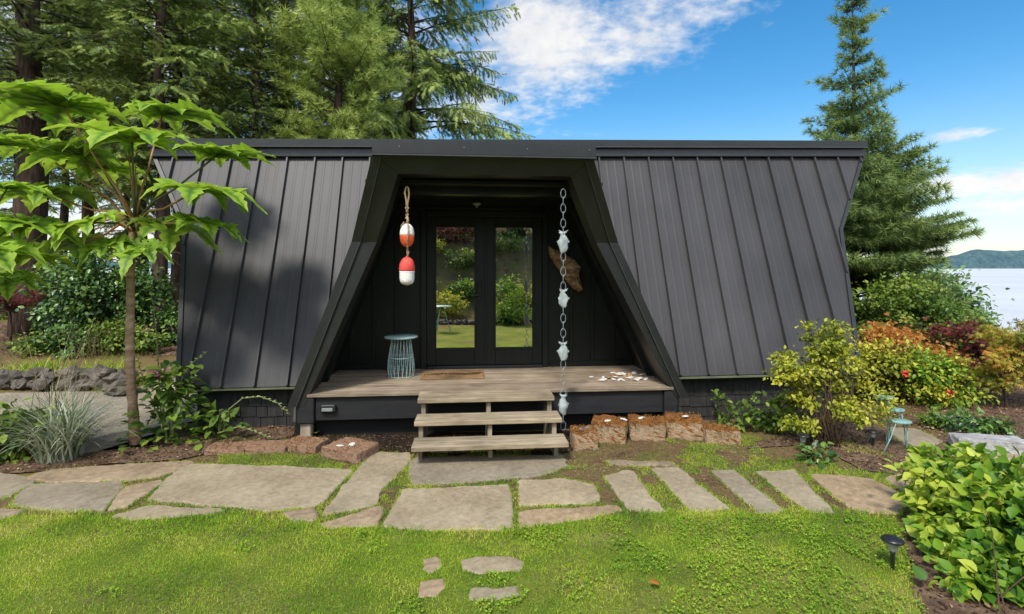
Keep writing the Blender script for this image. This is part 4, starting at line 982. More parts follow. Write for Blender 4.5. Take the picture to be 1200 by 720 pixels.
def shrub(name, loc, blobs, nleaf, lsize, label, mat, seed, tmpl=T_BROAD, cat='shrub', group=None, stems=9, stemr=.012, clump=.16, nclump=60, upw=.8, parent=None, stemmat=None, lay=0, sm=1.0, trunkpts=None, hollow=.35):
    """leaves gathered in clumps spread through a set of ellipsoids (cx,cy,cz,rx,ry,rz), local to loc"""
    rr = random.Random(seed); rg = np.random.default_rng(seed)
    root = empty(name, loc, label, cat, group)
    vol = np.array([b[3]*b[4]*b[5] for b in blobs])**.7; vol = vol/vol.sum(); cl = []; bi = []
    for k in range(nclump):
        b = rg.choice(len(blobs), p=vol); d = norm(rg.normal(0,1,3)); r_ = rg.uniform(hollow,1)**.6*(1+.12*rg.normal())
        c_ = np.array(blobs[b][:3])+d*r_*np.array(blobs[b][3:]); c_[2] = max(c_[2], .05); cl.append(c_); bi.append(b)
    cl = np.array(cl); tot = np.array([0,0,max(b[2] for b in blobs)*.6])
    per = rg.choice(nclump, nleaf); spread = clump*rg.uniform(.6,1.3,nclump)
    P = cl[per]+rg.normal(0,1,(nleaf,3))*spread[per][:,None]*np.array([1,1,.62 if lay==0 else .22])
    P[:,2] = np.maximum(P[:,2], .03)
    ctr = np.array([blobs[b][:3] for b in bi])[per]; outw = norm(P-ctr)
    up = norm(outw*.55+np.array([0,-.15,upw])+rg.normal(0,.42,(nleaf,3)))
    fw = norm(outw*.8+rg.normal(0,.7,(nleaf,3))+np.array([0,0,-.25]))
    brt = rg.uniform(-.13,.13,nclump)
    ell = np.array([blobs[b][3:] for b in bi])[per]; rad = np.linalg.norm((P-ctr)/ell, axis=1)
    Rn = np.clip(.28+.28*np.clip(rad,0,1.2)+.10*(P-ctr)[:,2]/ell[:,2]+brt[per]+rg.normal(0,.15,nleaf),0,1)  # leaves coloured darker inside and lower down: depth shading in the colour
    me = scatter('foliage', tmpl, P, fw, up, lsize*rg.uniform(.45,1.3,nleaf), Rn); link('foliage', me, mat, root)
    w = MB()
    for k in range(stems):
        c_ = cl[rr.randrange(nclump)]; b0 = Vector((rr.uniform(-.12,.12)*sm, rr.uniform(-.12,.12)*sm, -.03)) if trunkpts is None else Vector(trunkpts)
        mid = b0.lerp(Vector(c_), .5)+Vector((rr.uniform(-.08,.08),rr.uniform(-.08,.08),.12*sm))
        w.tube([b0,b0.lerp(mid,.55)+Vector((0,0,.04)),mid,Vector(c_)],[stemr,stemr*.8,stemr*.6,stemr*.25],5)
    if trunkpts is not None: w.tube([(0,0,-.05),Vector(trunkpts)*.5+Vector((.02,0,0)),trunkpts],[stemr*1.5,stemr*1.3,stemr*1.1],7)
    if stems: w.build('stems', stemmat or M['twig'], root, True)
    return root
def gz(p): return Vector((p[0],p[1],float(hgt(p[0],p[1]))))
# ================================================================== trees behind the cabin
def tree_at(px, Y): x=(px-600)/F*Y; return Vector((x,Y,float(hgt(x,Y))-.05))
GR = 'tall conifers behind the cabin'
f1 = conifer('fir_tree', tree_at(36,11.2), 15.5, 4.0, 2.9, 'thick trunked dark fir at the far left beside the neighbouring roof', M['fir'], 21, trunk=.34, droop=.22, hang=.35, ssize=.17, sgap=.09, thin=.85, group=GR, dead=10)
copy_tree(f1, tree_at(335,17.0), 2.1, 'dark fir whose trunk shows above the left half of the cabin roof', 1.02)
f2 = conifer('fir_tree', tree_at(189,11.6), 14.5, 3.6, 2.5, 'slim trunked fir left of the cabin, the nearer of a close pair of trunks', M['spruce'], 22, trunk=.17, droop=.3, hang=.3, ssize=.18, sgap=.09, group=GR, dead=8)
f3 = conifer('fir_tree', tree_at(208,13.4), 15.5, 5.2, 2.4, 'slim trunked fir nearest the cabin corner, the farther of a close pair of trunks', M['fir'], 23, trunk=.17, droop=.2, hang=.4, ssize=.17, sgap=.09, thin=.85, group=GR, dead=8)
copy_tree(f3, tree_at(262,15.5), 1.3, 'dark fir between the close pair of trunks and the bright green pine', 1.05)
copy_tree(f2, tree_at(105,15.0), 2.6, 'mid green fir standing back between the thick trunk and the slim pair', 1.05)
copy_tree(f3, tree_at(-40,15.0), 4.0, 'dark fir partly cut off by the left edge of the photo', 1.0)
copy_tree(f2, tree_at(300,13.0), 5.0, 'low branched green fir just over the left end of the cabin roof', .72)
pine = conifer('pine_tree', tree_at(395,13.2), 11.5, 2.4, 2.35, 'bright yellow green pine rising over the cabin roof left of the porch', M['pine'], 31, tmpl=T_TUFT, droop=.06, rise=.32, ssize=.20, sgap=.10, bgap=.15, whorl=.32, nb=8, hang=.05, trunk=.17, prof=lambda t: (1-t)**.5*(.8+.2*math.sin(t*20)))
f5 = conifer('fir_tree', tree_at(482,16.5), 16, 4.2, 4.5, 'open fir with long drooping branches reaching right into the sky', M['spruce'], 41, trunk=.24, droop=.34, rise=.12, hang=.8, whorl=.50, nb=6, blen=.30, bgap=.11, ssize=.21, sgap=.09, group=GR)
copy_tree(f1, tree_at(415,20.0), .7, 'dark fir behind the bright green pine', 1.15)
copy_tree(f5, tree_at(165,20), 3.7, 'loose fir far back seen through the slim pair of trunks', 1.1)
for (px_,Y_,rz_,sc_,src,lab) in ((20,19.5,1.9,1.0,f2,'green fir far back behind the thick trunk'),(150,18,5.5,.75,f2,'low crowned green fir between the rice paper plant and the slim trunks'),(330,14.5,.4,.85,f2,'mid green fir crowding the left side of the bright green pine'),(75,18,2.9,.9,f3,'dark fir filling the gap right of the thick trunk'),(455,19.0,4.4,.9,f2,'mid green fir between the bright green pine and the drooping fir')):
    copy_tree(src, tree_at(px_,Y_), rz_, lab, sc_)
# tree by the water, right
def rprof(t):
    return (.74+.60*t if t < .30 else (.92-.50*(t-.30)/.25 if t < .55 else ((.36*(1-(t-.55)/.45)**.7+.05)*(1 if int(t*46)%2 else .5) if int(t*140)%5 < 3 else 0)))
rt = conifer('pine_tree', tree_at(1000,11.0), 7.75, .2, 2.02, 'blue green pine with a sparse pointed top at the right end of the cabin', M['pineblue'], 52, tmpl=T_TUFT, droop=.04, rise=.12, ssize=.165, sgap=.095, bgap=.12, whorl=.20, nb=9, hang=.12, trunk=.10, prof=rprof, blen=.55, thin=1.0)

# ================================================================== rice paper plant
def palm_leaf(mb, c, az, R_, tilt=.35, droop=.55, seed=0, lobes=9, pet=None):
    """large palmate leaf: lobes fan from the petiole top c; az = direction the leaf blade faces"""
    rr = random.Random(seed)
    fw = Vector((math.cos(az), math.sin(az), -math.sin(tilt)*.6)).normalized(); side = fw.cross(Vector((0,0,1))).normalized(); up = side.cross(fw).normalized()
    base = rr.uniform(-.08,.08)
    for li in range(lobes):
        a = (li-(lobes-1)/2)/((lobes-1)/2)*R(148)+rr.uniform(-.06,.06)
        L = R_*(1-.42*abs(a)/R(142))*rr.uniform(.88,1.08); d = (fw*math.cos(a)+side*math.sin(a)); sd = (side*math.cos(a)-fw*math.sin(a))
        N = 15; dr = .38*droop*rr.uniform(.7,1.4); rows=[]
        W = R_*.235*(1.05-.25*abs(a)/R(142))
        for k in range(N+1):
            s = k/N
            w = W*(min(1,.35+s*1.7))*(1.12 if s <= .60 else .66*(1-((s-.6)/.4)**1.6)+.02)
            if .25 < s < .97: w *= (1+.17*(1 if k%2 else -1))
            p_ = c+d*(L*s)+up*(L*.30*s-dr*L*s*s*s)-Vector((0,0,1))*(dr*.45*L*s*s)
            rows.append((p_, w, s))
        vs=[]; 
        for p_,w,s in rows:
            lift = w*.20
            vs += [p_-sd*w+up*(lift+.015*math.sin(s*17+li)), p_-sd*w*.5+up*lift*.15, p_-up*.004, p_+sd*w*.5+up*lift*.15, p_+sd*w+up*(lift+.015*math.sin(s*15+li+1))]
        fs=[]
        for k in range(N):
            for j in range(4): fs.append((k*5+j,k*5+j+1,(k+1)*5+j+1,(k+1)*5+j))
        n0=len(mb.v); mb.add(vs,fs)
        br = rr.uniform(-.08,.08)+base
        for k in range(N+1):
            s = rows[k][2]
            for j,q in enumerate((.60,.52,.22,.52,.60)): mb.r[n0+k*5+j] = q+br+.14*s+(.05 if k%2 else -.05)*(j in (0,4))+(-.04 if k%2 else .05)*(j in (1,3))
def leafmat_big():
    m, nt, out = mat_new('rice_leaf'); at_ = nd(nt,'ShaderNodeAttribute',attribute_name='rnd'); v = coords(nt)
    n1 = noise(nt, v, 26, 4, .6); a = mth2(nt,'MULTIPLY_ADD', mth2(nt,'SUBTRACT', n1.outputs[0], .5), .35, at_.outputs['Fac'])
    c = ramp(nt, a, [(.20,(.045,.085,.016)),(.40,(.11,.22,.020)),(.60,(.24,.40,.032)),(.85,(.42,.54,.07))])
    bp = nd(nt,'ShaderNodeBump',{'Strength':.45,'Distance':.01,'Height':n1.outputs[0]})
    p_ = nd(nt,'ShaderNodeBsdfPrincipled',{'Base Color':c,'Roughness':.5,'Specular IOR Level':.35,'Normal':bp})
    t = nd(nt,'ShaderNodeBsdfTranslucent',{'Color':ramp(nt, a, [(.20,(.09,.12,.02)),(.6,(.36,.54,.035)),(.85,(.52,.64,.08))])})
    mx_ = nd(nt,'ShaderNodeMixShader',{0:.42,1:p_.outputs[0],2:t.outputs[0]}); nt.links.new(mx_.outputs[0], out.inputs[0]); return m
def mth2(nt, op, a, b=None, c=None):
    ins={0:a}
    if b is not None: ins[1]=b
    if c is not None: ins[2]=c
    return nd(nt,'ShaderNodeMath',ins,operation=op).outputs[0]
M['riceleaf'] = leafmat_big()
base = gnd(159,521); YR = base.y
rp = empty('rice_paper_plant', base, 'tall rice paper plant with bare pale trunk and huge lobed leaves beside the cabin', 'plant')
def L2(px,py,Y=YR): return at(px,py,Y)-base
tb = MB(); tp = [(159,524),(156,480),(153,440),(152,400),(153,360),(153,310),(155,275),(158,250)]
pts = [L2(a,b) for a,b in tp]; rad = [.056,.046,.042,.040,.038,.037,.035,.032]
ref=[]; rr2=[]
for i in range(len(pts)-1):
    for k in range(5):
        t_=k/5; ref.append(pts[i].lerp(pts[i+1],t_)); rr2.append((rad[i]*(1-t_)+rad[i+1]*t_)*(1+.05*math.sin(i*9+k*2.6)))
tb.tube(ref, rr2, 12, jit=.06); tb.build('trunk', M['ricebark'], rp, True)
top = L2(158,252)
leaves = [ # px,py of leaf centre, depth offset, azimuth(deg), radius px, tilt, droop
 (155,174,-.30,-80,92,.10,.75),(74,132,-.35,170,104,.12,.65),(190,142,.25,35,80,.08,.8),(252,191,-.15,0,72,.1,.6),
 (97,190,.10,195,76,.2,.8),(228,232,-.40,-25,84,.25,.9),(110,268,-.5,225,66,.8,1.0),(196,272,.05,-15,66,.5,1.0),(58,236,-.1,185,84,.25,.9),
 (166,296,-.40,-80,46,1.0,1.0),(92,292,.15,170,60,.7,1.0),(38,178,.35,160,66,.1,.8),(130,292,-.45,-110,44,1.1,1.0),(232,268,-.25,-10,62,.5,1.0),(40,272,-.6,215,60,.6,1.0),(120,205,.55,120,60,.2,.7)]
for i,(px,py,dy,az,rp_,ti,dr) in enumerate(leaves):
    c_ = at(px,py-7,YR+dy)-base; pm = MB()
    mid = top.lerp(c_, .5)+Vector((0,0,-.05 if py > 200 else -.03))
    pm.tube([top+Vector((0,0,-.05-.01*i)), top.lerp(mid,.5)+Vector((0,0,.01)), mid, c_],[.017,.013,.010,.009],6)
    o = pm.build('petiole', M['petiole'] if i % 3 else M['stem'], rp, True)
    lm = MB(); palm_leaf(lm, c_, R(az), rp_/F*(YR+dy), ti, dr, i*3+5); lm.build('leaf', M['riceleaf'], rp, True)
sp = MB()
for k in range(5): sp.tube([top, top+Vector((random.uniform(-.06,.06),random.uniform(-.05,.05),.35+.1*k))],[.012,.003],5)
sp.build('bud_stalk', M['petiole'], rp, True)
# second one, mostly out of frame on the left
base2 = gnd(-60,545); b2 = empty('rice_paper_plant', base2, 'low rice paper plant reaching in from the left photo edge, its trunk out of view', 'plant')
tb = MB(); t2 = at(-45,300,base2.y)-base2; tb.tube([Vector((0,0,-.05)), t2*.5+Vector((.05,0,0)), t2],[.06,.05,.035],10, jit=.06); tb.build('trunk', M['ricebark'], b2, True)
for i,(px,py,dy,az,rp_,ti,dr) in enumerate([(8,222,-.3,-10,62,.2,.6),(-10,170,0,30,58,.1,.5),(20,262,-.2,-20,75,.4,.75),(-20,290,-.5,-60,80,.5,.8),(25,300,.2,20,62,.5,.8),(5,325,-.1,-40,50,.7,.8)]):
    c_ = at(px,py,base2.y+dy)-base2; pm = MB(); pm.tube([t2, t2.lerp(c_,.5)+Vector((0,0,-.04)), c_],[.012,.009,.007],6); pm.build('petiole', M['stem'], b2, True)
    lm = MB(); palm_leaf(lm, c_, R(az), rp_/F*(base2.y+dy), ti, dr, i*5+77); lm.build('leaf', M['riceleaf'], b2, True)

# ================================================================== left garden
shrub('rhododendron', gz(tree_at(122,9.6)), [(-.1,0,1.15,.95,.8,.75),(.55,.1,.9,.6,.6,.6),(-.6,0,.8,.6,.5,.55)], 9000, .085, 'big rounded dark green rhododendron behind the low stone wall', M['rhodo'], 61, tmpl=T_BROAD, clump=.13, nclump=150, stems=14, stemr=.03)
shrub('shrub', gz(tree_at(30,15.5)), [(0,0,.5,1.6,.6,.55)], 4500, .08, 'low clipped green hedge in front of the neighbouring roof', M['greenleaf'], 62, clump=.14, nclump=110, stems=6)
shrub('shrub', gz(tree_at(165,13.2)), [(0,0,.6,.9,.6,.7)], 4200, .075, 'dark green shrub between the rhododendron and the slim trunks', M['rhodo'], 63, clump=.13, nclump=90, stems=6)
shrub('shrub', gz(tree_at(222,14.5)), [(0,0,.6,1.1,.6,.8)], 4000, .08, 'bright green shrub by the cabin corner beyond the slim trunks', M['greenleaf'], 64, clump=.13, nclump=80, stems=6)
shrub('shrub', gz(tree_at(60,12.0)), [(0,0,.45,.8,.5,.5)], 2400, .07, 'green shrub right of the thick fir trunk', M['greenleaf'], 65, clump=.11, nclump=60, stems=6)
shrub('shrub', gz(tree_at(128,8.9)), [(0,0,.25,.5,.25,.28)], 1200, .07, 'low pale green shrub at the foot of the rhododendron', M['greenleaf'], 66, clump=.08, nclump=40, stems=6)
shrub('japanese_maple', gz(tree_at(12,10.0)), [(0,0,.85,.55,.4,.22)], 1500, .06, 'small dark red weeping maple left of the thick fir trunk', M['burg'], 67, tmpl=T_MAPLE, clump=.1, nclump=40, stems=10, trunkpts=(0,0,.6), stemr=.016, lay=1)
for (px_,Y_,b_,n_,m_,lab) in ((86,8.75,[(0,0,.25,.55,.25,.25)],1300,'rhodo','low glossy dark plant between the stone wall and the rhododendron, left of two'),(160,8.8,[(0,0,.22,.45,.2,.22)],900,'greenleaf','low light green plant behind the rock heap at the end of the stone wall'),(40,8.8,[(0,0,.15,.4,.2,.16)],700,'greenleaf','low green plant between the pale boulders and the stone wall'),(195,9.6,[(0,0,.35,.45,.3,.35)],1400,'rhodo','dark green shrub at the foot of the slim pair of trunks')):
    shrub('shrub', gz(tree_at(px_,Y_)), b_, n_, .07, lab, M[m_], int(px_)+300, clump=.08, nclump=40, stems=5)
# neighbour's low building
sh_ = empty('neighbour_shed', tree_at(-40,17.5), 'low dark building with a brown shake roof at the left photo edge', 'building')
mb = MB(); mb.box((-2.6,0,0),(2.35,3,1.05)); mb.build('wall', M['siding'], sh_)
mb = MB(); mb.hexa([(-2.8,-.35,1.02),(2.55,-.35,1.02),(2.55,1.5,1.62),(-2.8,1.5,1.62),(-2.8,-.35,1.08),(2.55,-.35,1.08),(2.55,1.5,1.70),(-2.8,1.5,1.70)]); mb.build('roof', M['shake'], sh_)
# dry stone wall and loose rocks
def rock(mb, c, r, rr, sq=.7):
    bm = bmesh.new(); bmesh.ops.create_icosphere(bm, subdivisions=2, radius=1); s = rr.uniform(0,99)
    sc = Vector((r*rr.uniform(.8,1.3), r*rr.uniform(.8,1.2), r*rr.uniform(.55,.9)*sq/.7)); rz = rr.uniform(0,3)
    vs = []
    for v_ in bm.verts:
        q = v_.co*(1+.35*mnoise.noise(v_.co*1.3+Vector((s,0,0)))+.12*mnoise.noise(v_.co*4+Vector((s,0,0))))
        q = Vector((round(q.x*1.6)/1.6*.55+q.x*.45, round(q.y*1.6)/1.6*.55+q.y*.45, round(q.z*1.6)/1.6*.55+q.z*.45))
        q = Vector((q.x*sc.x,q.y*sc.y,q.z*sc.z)); q = Vector((q.x*math.cos(rz)-q.y*math.sin(rz), q.x*math.sin(rz)+q.y*math.cos(rz), q.z)); vs.append(Vector(c)+q)
    mb.add(vs, [tuple(v_.index for v_ in f.verts) for f in bm.faces]); bm.free()
rr = random.Random(9); mb = MB()
for k in range(130):
    px = -30+k%65*2.8; z = (k//65)*.13
    x = (px-600)/F*7.75
    if k >= 65 and rr.random() < .35: continue
    rock(mb, (x, 7.72+z*.5+rr.uniform(-.05,.05), .08+z+rr.uniform(-.02,.03)), rr.uniform(.06,.13), rr)
tag(mb.build('dry_stone_wall', M['rock'], smooth=False), 'low dry stone wall along the far side of the gravel path', 'wall')
for k,(px,py,r_) in enumerate(((118,440,.13),(127,449,.12),(136,442,.14),(133,455,.13),(146,449,.13),(124,436,.1),(141,457,.12))):
    mb = MB(); g = gnd(px,max(py,456)); rock(mb,(0,0,0),r_,rr); o = mb.build('loose_rock', M['rock']); o.location = at(px,py,7.45-.02*k)
    tag(o, 'grey angular rock in the loose heap at the right end of the dry stone wall', 'rock', 'loose rocks at the end of the wall')
for k,(px,py,r_,l) in enumerate(((8,427,.22,'pale flat boulder by the red weeping maple, left of two'),(28,424,.22,'pale flat boulder by the thick fir trunk, right of two'))):
    mb = MB(); rock(mb,(0,0,0),r_,rr,.5); o = mb.build('boulder', M['palerock'], smooth=True); o.location = at(px,py,9.2); tag(o, l, 'boulder')
# grasses
def blades(name, loc, n, L, w, lean, mat, label, seed, cat='grass clump', spreadr=.12, segs=6, droop=1.0, group=None):
    rg = np.random.default_rng(seed); V=[];T=[];Rn=[]; c=0
    for k in range(n):
        az = rg.uniform(0,2*math.pi); le = L*rg.uniform(.55,1.1); r0 = spreadr*rg.random()**.5; a0 = rg.uniform(0,6.28)
        b = np.array([r0*math.cos(a0), r0*math.sin(a0), 0]); th = rg.uniform(.02,lean); p = b.copy(); wd = w*rg.uniform(.7,1.2); dth = rg.uniform(.5,1.3)*droop/segs*1.5
        sd = np.array([-math.sin(az), math.cos(az), 0])*wd; r = rg.random()
        for s in range(segs+1):
            q = 1-(s/segs)**1.5*.9; V += [p-sd*q, p+sd*q]; Rn += [r, r]
            if s: T += [(c-2,c-1,c+1),(c-2,c+1,c)]
            c += 2; th2 = th+dth*s; p = p+le/segs*np.array([math.cos(az)*math.sin(th2), math.sin(az)*math.sin(th2), math.cos(th2)])
    me = tri_mesh(name, np.array(V), np.array(T), np.array(Rn)); o = link(name, me, mat); o.location = loc
    return tag(o, label, cat, group)
blades('striped_grass', gnd(72,538), 420, .78, .0075, .55, M['striped'], 'arching clump of cream striped grass beside the gravel path', 71, spreadr=.17)
blades('striped_grass', gnd(45,535)+Vector((0,.25,0)), 260, .72, .0065, .6, M['striped'], 'shorter striped grass clump behind the larger one near the left edge', 72, spreadr=.15)
blades('tall_grass', gnd(60,520), 46, 1.25, .004, .5, M['drygrass'], 'thin tan grass stems rising behind the striped clumps', 73, spreadr=.2, droop=.5)
shrub('leafy_plant', gnd(12,538), [(0,0,.22,.34,.25,.22)], 900, .085, 'bright green broad leaved plant at the left edge before the striped grass', M['greenleaf'], 74, tmpl=T_BROAD, cat='plant', clump=.07, nclump=40, stems=10, stemr=.004, stemmat=M['stem'])
blades('tall_grass', gz(tree_at(110,8.6)), 60, .8, .005, .5, M['drygrass'], 'wispy tan grass stems in front of the rhododendron', 75, spreadr=.3, droop=.5)
grass_n = 0
for k,(px_,Y_) in enumerate(((20,8.05),(55,8.1),(92,8.0),(128,8.1),(150,7.6))):
    blades('grass_tuft', gz(tree_at(px_,Y_))+Vector((0,0,.04)), 150, .34, .005, .8, M['blade'], ('grass tuft behind the dry stone wall at the left photo edge','grass tuft behind the dry stone wall above the striped grass','grass tuft behind the dry stone wall left of the rice paper trunk','grass tuft behind the right end of the dry stone wall','grass tuft beside the rock heap right of the rice paper trunk')[k], 200+k, cat='grass tuft', spreadr=.35)
# foxgloves
def foxglove(px, py, spikes, nleaf, label, seed, bells=0, r=.16, h=.5):
    base_ = gnd(px,py); rg = np.random.default_rng(seed)
    root = empty('foxglove', base_, label, 'plant')
    P = np.stack([rg.normal(0,r*.6,nleaf), rg.normal(0,r*.5,nleaf), rg.uniform(.02,h,nleaf)],1)
    P[:,:2] *= (1.1-.6*P[:,2:3]/h)
    out_ = norm(P*np.array([1,1,0])+rg.normal(0,.05,(nleaf,3))); fw = norm(out_+rg.normal(0,.3,(nleaf,3))+[0,-.2,.05]); up = norm(rg.normal(0,.3,(nleaf,3))+[0,-.1,1])
    me = scatter('foliage', T_BROAD, P, fw, up, rg.uniform(.06,.16,nleaf), np.clip(rg.normal(.5,.15,nleaf),0,1)); link('foliage', me, M['greenleaf'], root)
    for k in range(6):
        s_ = MB(); a = rg.uniform(0,6.28); s_.tube([(0.03*math.cos(a),.03*math.sin(a),-.02),(r*.4*math.cos(a),r*.4*math.sin(a),h*.9)],[.007,.003],5)
        s_.build('stem', M['stem'], root)
    for pts in spikes:
        Q = [at(a,b,base_.y+c)-base_ for a,b,c in pts]; s_ = MB(); n=len(Q); s_.tube(Q, [.008*(1-.7*i/(n-1)) for i in range(n)], 6)
        for i in range(n-1):                           # seed pods in rows
            if i < n//3: continue
            for k in range(9):
                q = Q[i].lerp(Q[i+1], k/9); a = k*2.4+i; d = Vector((math.cos(a),math.sin(a),.25)); s_.tube([q, q+d*.018, q+d*.032],[.006,.009,.002],5)
        s_.build('seed_spike', M['podgreen'], root)
    return root, base_
M['podgreen'] = plain('pod_green', (.20,.24,.08))
fx, fb = foxglove(200,518,[[(200,512,0),(206,470,0),(214,440,.05),(226,425,.05),(243,412,.05)],[(205,500,.1),(210,470,.1),(222,452,.1),(230,438,.1)],[(190,505,.0),(186,440,.1),(184,400,.1),(180,360,.1),(174,330,.1)],[(190,500,-.1),(178,470,-.1),(166,440,-.1),(160,415,-.1)]],330,'tall foxglove with one pink flower and long seed spikes at the cabin corner',81,r=.27,h=.80)
pb = MB()
for k in range(7):
    c_ = at(188+random.uniform(-3,4), 432+k*1.3, fb.y-.05)-fb; a = k*2.1; d = Vector((math.cos(a)*.6,-.6,-.5)).normalized()
    pb.cur = random.random(); pb.tube([c_, c_+d*.012, c_+d*.03, c_+d*.038],[.004,.009,.012,.017],7)
pb.build('pink_flower', M['pink'], fx, True)
foxglove(255,516,[[(262,505,0),(268,480,0),(284,467,0),(305,465,0),(325,472,0),(340,486,0)],[(255,508,-.05),(280,500,-.05),(300,506,-.05),(318,514,-.05)]],60,'low foxglove whose seed spike arches right along the black skirt',82,r=.22,h=.34)
foxglove(372,508,[],22,'tiny weed beside the left deck post',83,r=.06,h=.16)
# moss and small plants by the skirt, right
shrub('leafy_plant', gnd(905,508), [(0,0,.22,.18,.14,.26)], 260, .075, 'upright green plant against the shingle skirt left of the yellow shrub', M['greenleaf'], 84, cat='plant', clump=.05, nclump=22, stems=8, stemr=.004, stemmat=M['stem'])
shrub('leafy_plant', gnd(868,502), [(0,0,.16,.12,.1,.18)], 120, .07, 'small green plant between the last mossy block and the shingle skirt', M['greenleaf'], 85, cat='plant', clump=.05, nclump=12, stems=5, stemr=.004, stemmat=M['stem'])
shrub('leafy_plant', gnd(845,496), [(0,0,.2,.07,.07,.22)], 70, .07, 'thin upright green sprout behind the low end block', M['greenleaf'], 86, cat='plant', clump=.04, nclump=9, stems=4, stemr=.004, stemmat=M['stem'])
shrub('leafy_plant', gnd(958,540), [(0,0,.05,.14,.1,.07)], 60, .09, 'low dark leaved plant in the bare soil by the path light', M['rhodo'], 87, cat='plant', clump=.05, nclump=9, stems=3, stemr=.004, stemmat=M['stem'])

# ================================================================== right garden
shrub('spirea', gnd(965,522), [(.02,.1,1.02,.26,.26,.26),(-.24,.1,.84,.32,.3,.18),(.30,.15,.80,.28,.3,.26),(-.50,.1,.66,.30,.2,.12),(.05,.1,.50,.44,.3,.26),(.38,.1,.38,.28,.25,.18),(-.12,.1,.22,.30,.25,.14)], 7800, .043, 'yellow green leafy shrub covering the right corner of the cabin', M['yellowleaf'], 91, tmpl=T_BROAD, clump=.055, nclump=105, stems=44, stemr=.007, hollow=.15)
YB = 7.4
def gb(px, py, Y): q = at(px,py,Y); return Vector((q.x, q.y, float(hgt(q.x,q.y))))
shrub('shrub', gb(1060,500,7.0), [(0,0,.36,.5,.4,.30),(.4,0,.30,.35,.35,.3),(-.35,0,.55,.28,.3,.30)], 3800, .052, 'green and yellow leaved shrub behind the turquoise plant stand', M['yellowleaf'], 92, clump=.09, nclump=100, stems=14)
shrub('japanese_maple', gb(1056,480,7.7), [(-.05,0,.70,.36,.36,.24),(.25,0,.5,.3,.3,.2),(-.3,0,.5,.25,.3,.18)], 3600, .06, 'bright orange maple above the yellow shrubs right of the cabin', M['orange'], 93, tmpl=T_MAPLE, cat='tree', clump=.09, nclump=70, stems=14, trunkpts=(.02,0,.3), stemr=.014)
shrub('japanese_maple', gb(1134,480,8.0), [(0,0,.72,.5,.45,.26),(.1,0,.35,.6,.4,.3),(-.5,-.2,.25,.4,.3,.25)], 4200, .06, 'burgundy red maple between the orange maple and the right edge', M['burg'], 94, tmpl=T_MAPLE, cat='tree', clump=.10, nclump=80, stems=14, trunkpts=(.02,0,.3), stemr=.014)
shrub('shrub', gb(1035,480,7.2), [(0,0,.45,.35,.3,.34)], 1500, .05, 'small burgundy shrub low beside the yellow green one', M['burg'], 95, clump=.08, nclump=40, stems=8)
shrub('japanese_maple', gb(1178,500,6.7), [(.05,0,.95,.30,.35,.22),(.25,0,.62,.34,.35,.2),(-.22,0,.66,.24,.28,.18),(.5,0,.80,.3,.4,.28),(-.05,0,.40,.3,.3,.12)], 5200, .05, 'orange and green maple with bare forked stems at the right photo edge', M['orangegreen'], 96, tmpl=T_MAPLE, cat='tree', clump=.06, nclump=90, stems=22, trunkpts=(-.02,0,.22), stemr=.012)
shrub('shrub', gb(1100,480,6.9), [(0,0,.35,.5,.35,.32),(-.3,0,.5,.3,.3,.25)], 3200, .055, 'light green shrub with red blooms below the burgundy maple', M['limeleaf'], 97, clump=.09, nclump=60, stems=9)
shrub('broadleaf_tree', gb(1085,440,9.4), [(0,0,.85,.62,.7,.55),(.62,0,.50,.5,.6,.45),(-.75,0,.95,.65,.6,.65),(1.15,0,.2,.45,.5,.35)], 9000, .075, 'rounded green tree on the bank between the pine and the water', M['greenleaf'], 98, cat='tree', clump=.13, nclump=170, stems=12, stemr=.03)
shrub('broadleaf_tree', gb(1085,430,13.5), [(0,0,1.2,.9,1.0,.7),(.9,0,.6,.5,.9,.4)], 7000, .12, 'grey green tree lower on the bank nearest the water', M['spruce2'] if 'spruce2' in M else M['rhodo'], 99, cat='tree', clump=.22, nclump=120, stems=10, stemr=.04)
shrub('shrub', gb(1175,470,9.2), [(0,0,.2,.9,.5,.25),(.9,0,.2,.8,.5,.25)], 5000, .06, 'dark green shrub behind the turning maple at the right edge', M['greenleaf'], 100, clump=.12, nclump=90, stems=8)
shrub('heath_cushion', gnd(1093,500), [(0,0,.07,.12,.1,.08)], 900, .03, 'small round olive cushion plant in the dark soil bed', M['greenleaf'], 101, tmpl=T_SMALL, cat='plant', clump=.03, nclump=40, stems=0, hollow=.7)
shrub('ground_cover', gnd(1140,506), [(0,0,.09,.38,.16,.09)], 900, .06, 'dark glossy low plants beside the pale boulders', M['rhodo'], 102, cat='plant', clump=.05, nclump=40, stems=0)
for (px,py,l) in ((1061,438,'red bloom on the green shrub below the orange maple'),(1113,461,'red bloom on the light green shrub below the burgundy maple')):
    c_ = at(px,py,6.45); mb = MB(); rr = random.Random(px)
    for k in range(26):
        mb.cur = rr.random(); d = Vector((rr.gauss(0,1),rr.gauss(0,1),rr.gauss(0,1))).normalized(); s_ = d.cross(Vector((0,0,1))).normalized()*.018
        mb.add([d*.008, d*.035+s_, d*.055, d*.035-s_],[(0,1,2,3)])
    o = mb.build('red_flower', M['flowerred']); o.location = c_; tag(o, l, 'flower')
for k,(px,py,w,d,h,l) in enumerate(((1128,505,.34,.2,.13,'pale grey boulder lying flat in the dark soil bed'),(1172,533,.62,.22,.14,'long pale edging boulder beside the path at the right edge'),(1100,566,.12,.08,.10,'small brown upright rock poking out of the leafy bush'))):
    rough_block('boulder',(px,py),w,d,h,R(-12 if k<2 else 25),M['palerock'] if k<2 else M['mossblock2'],l,60+k,None,tufts=1)

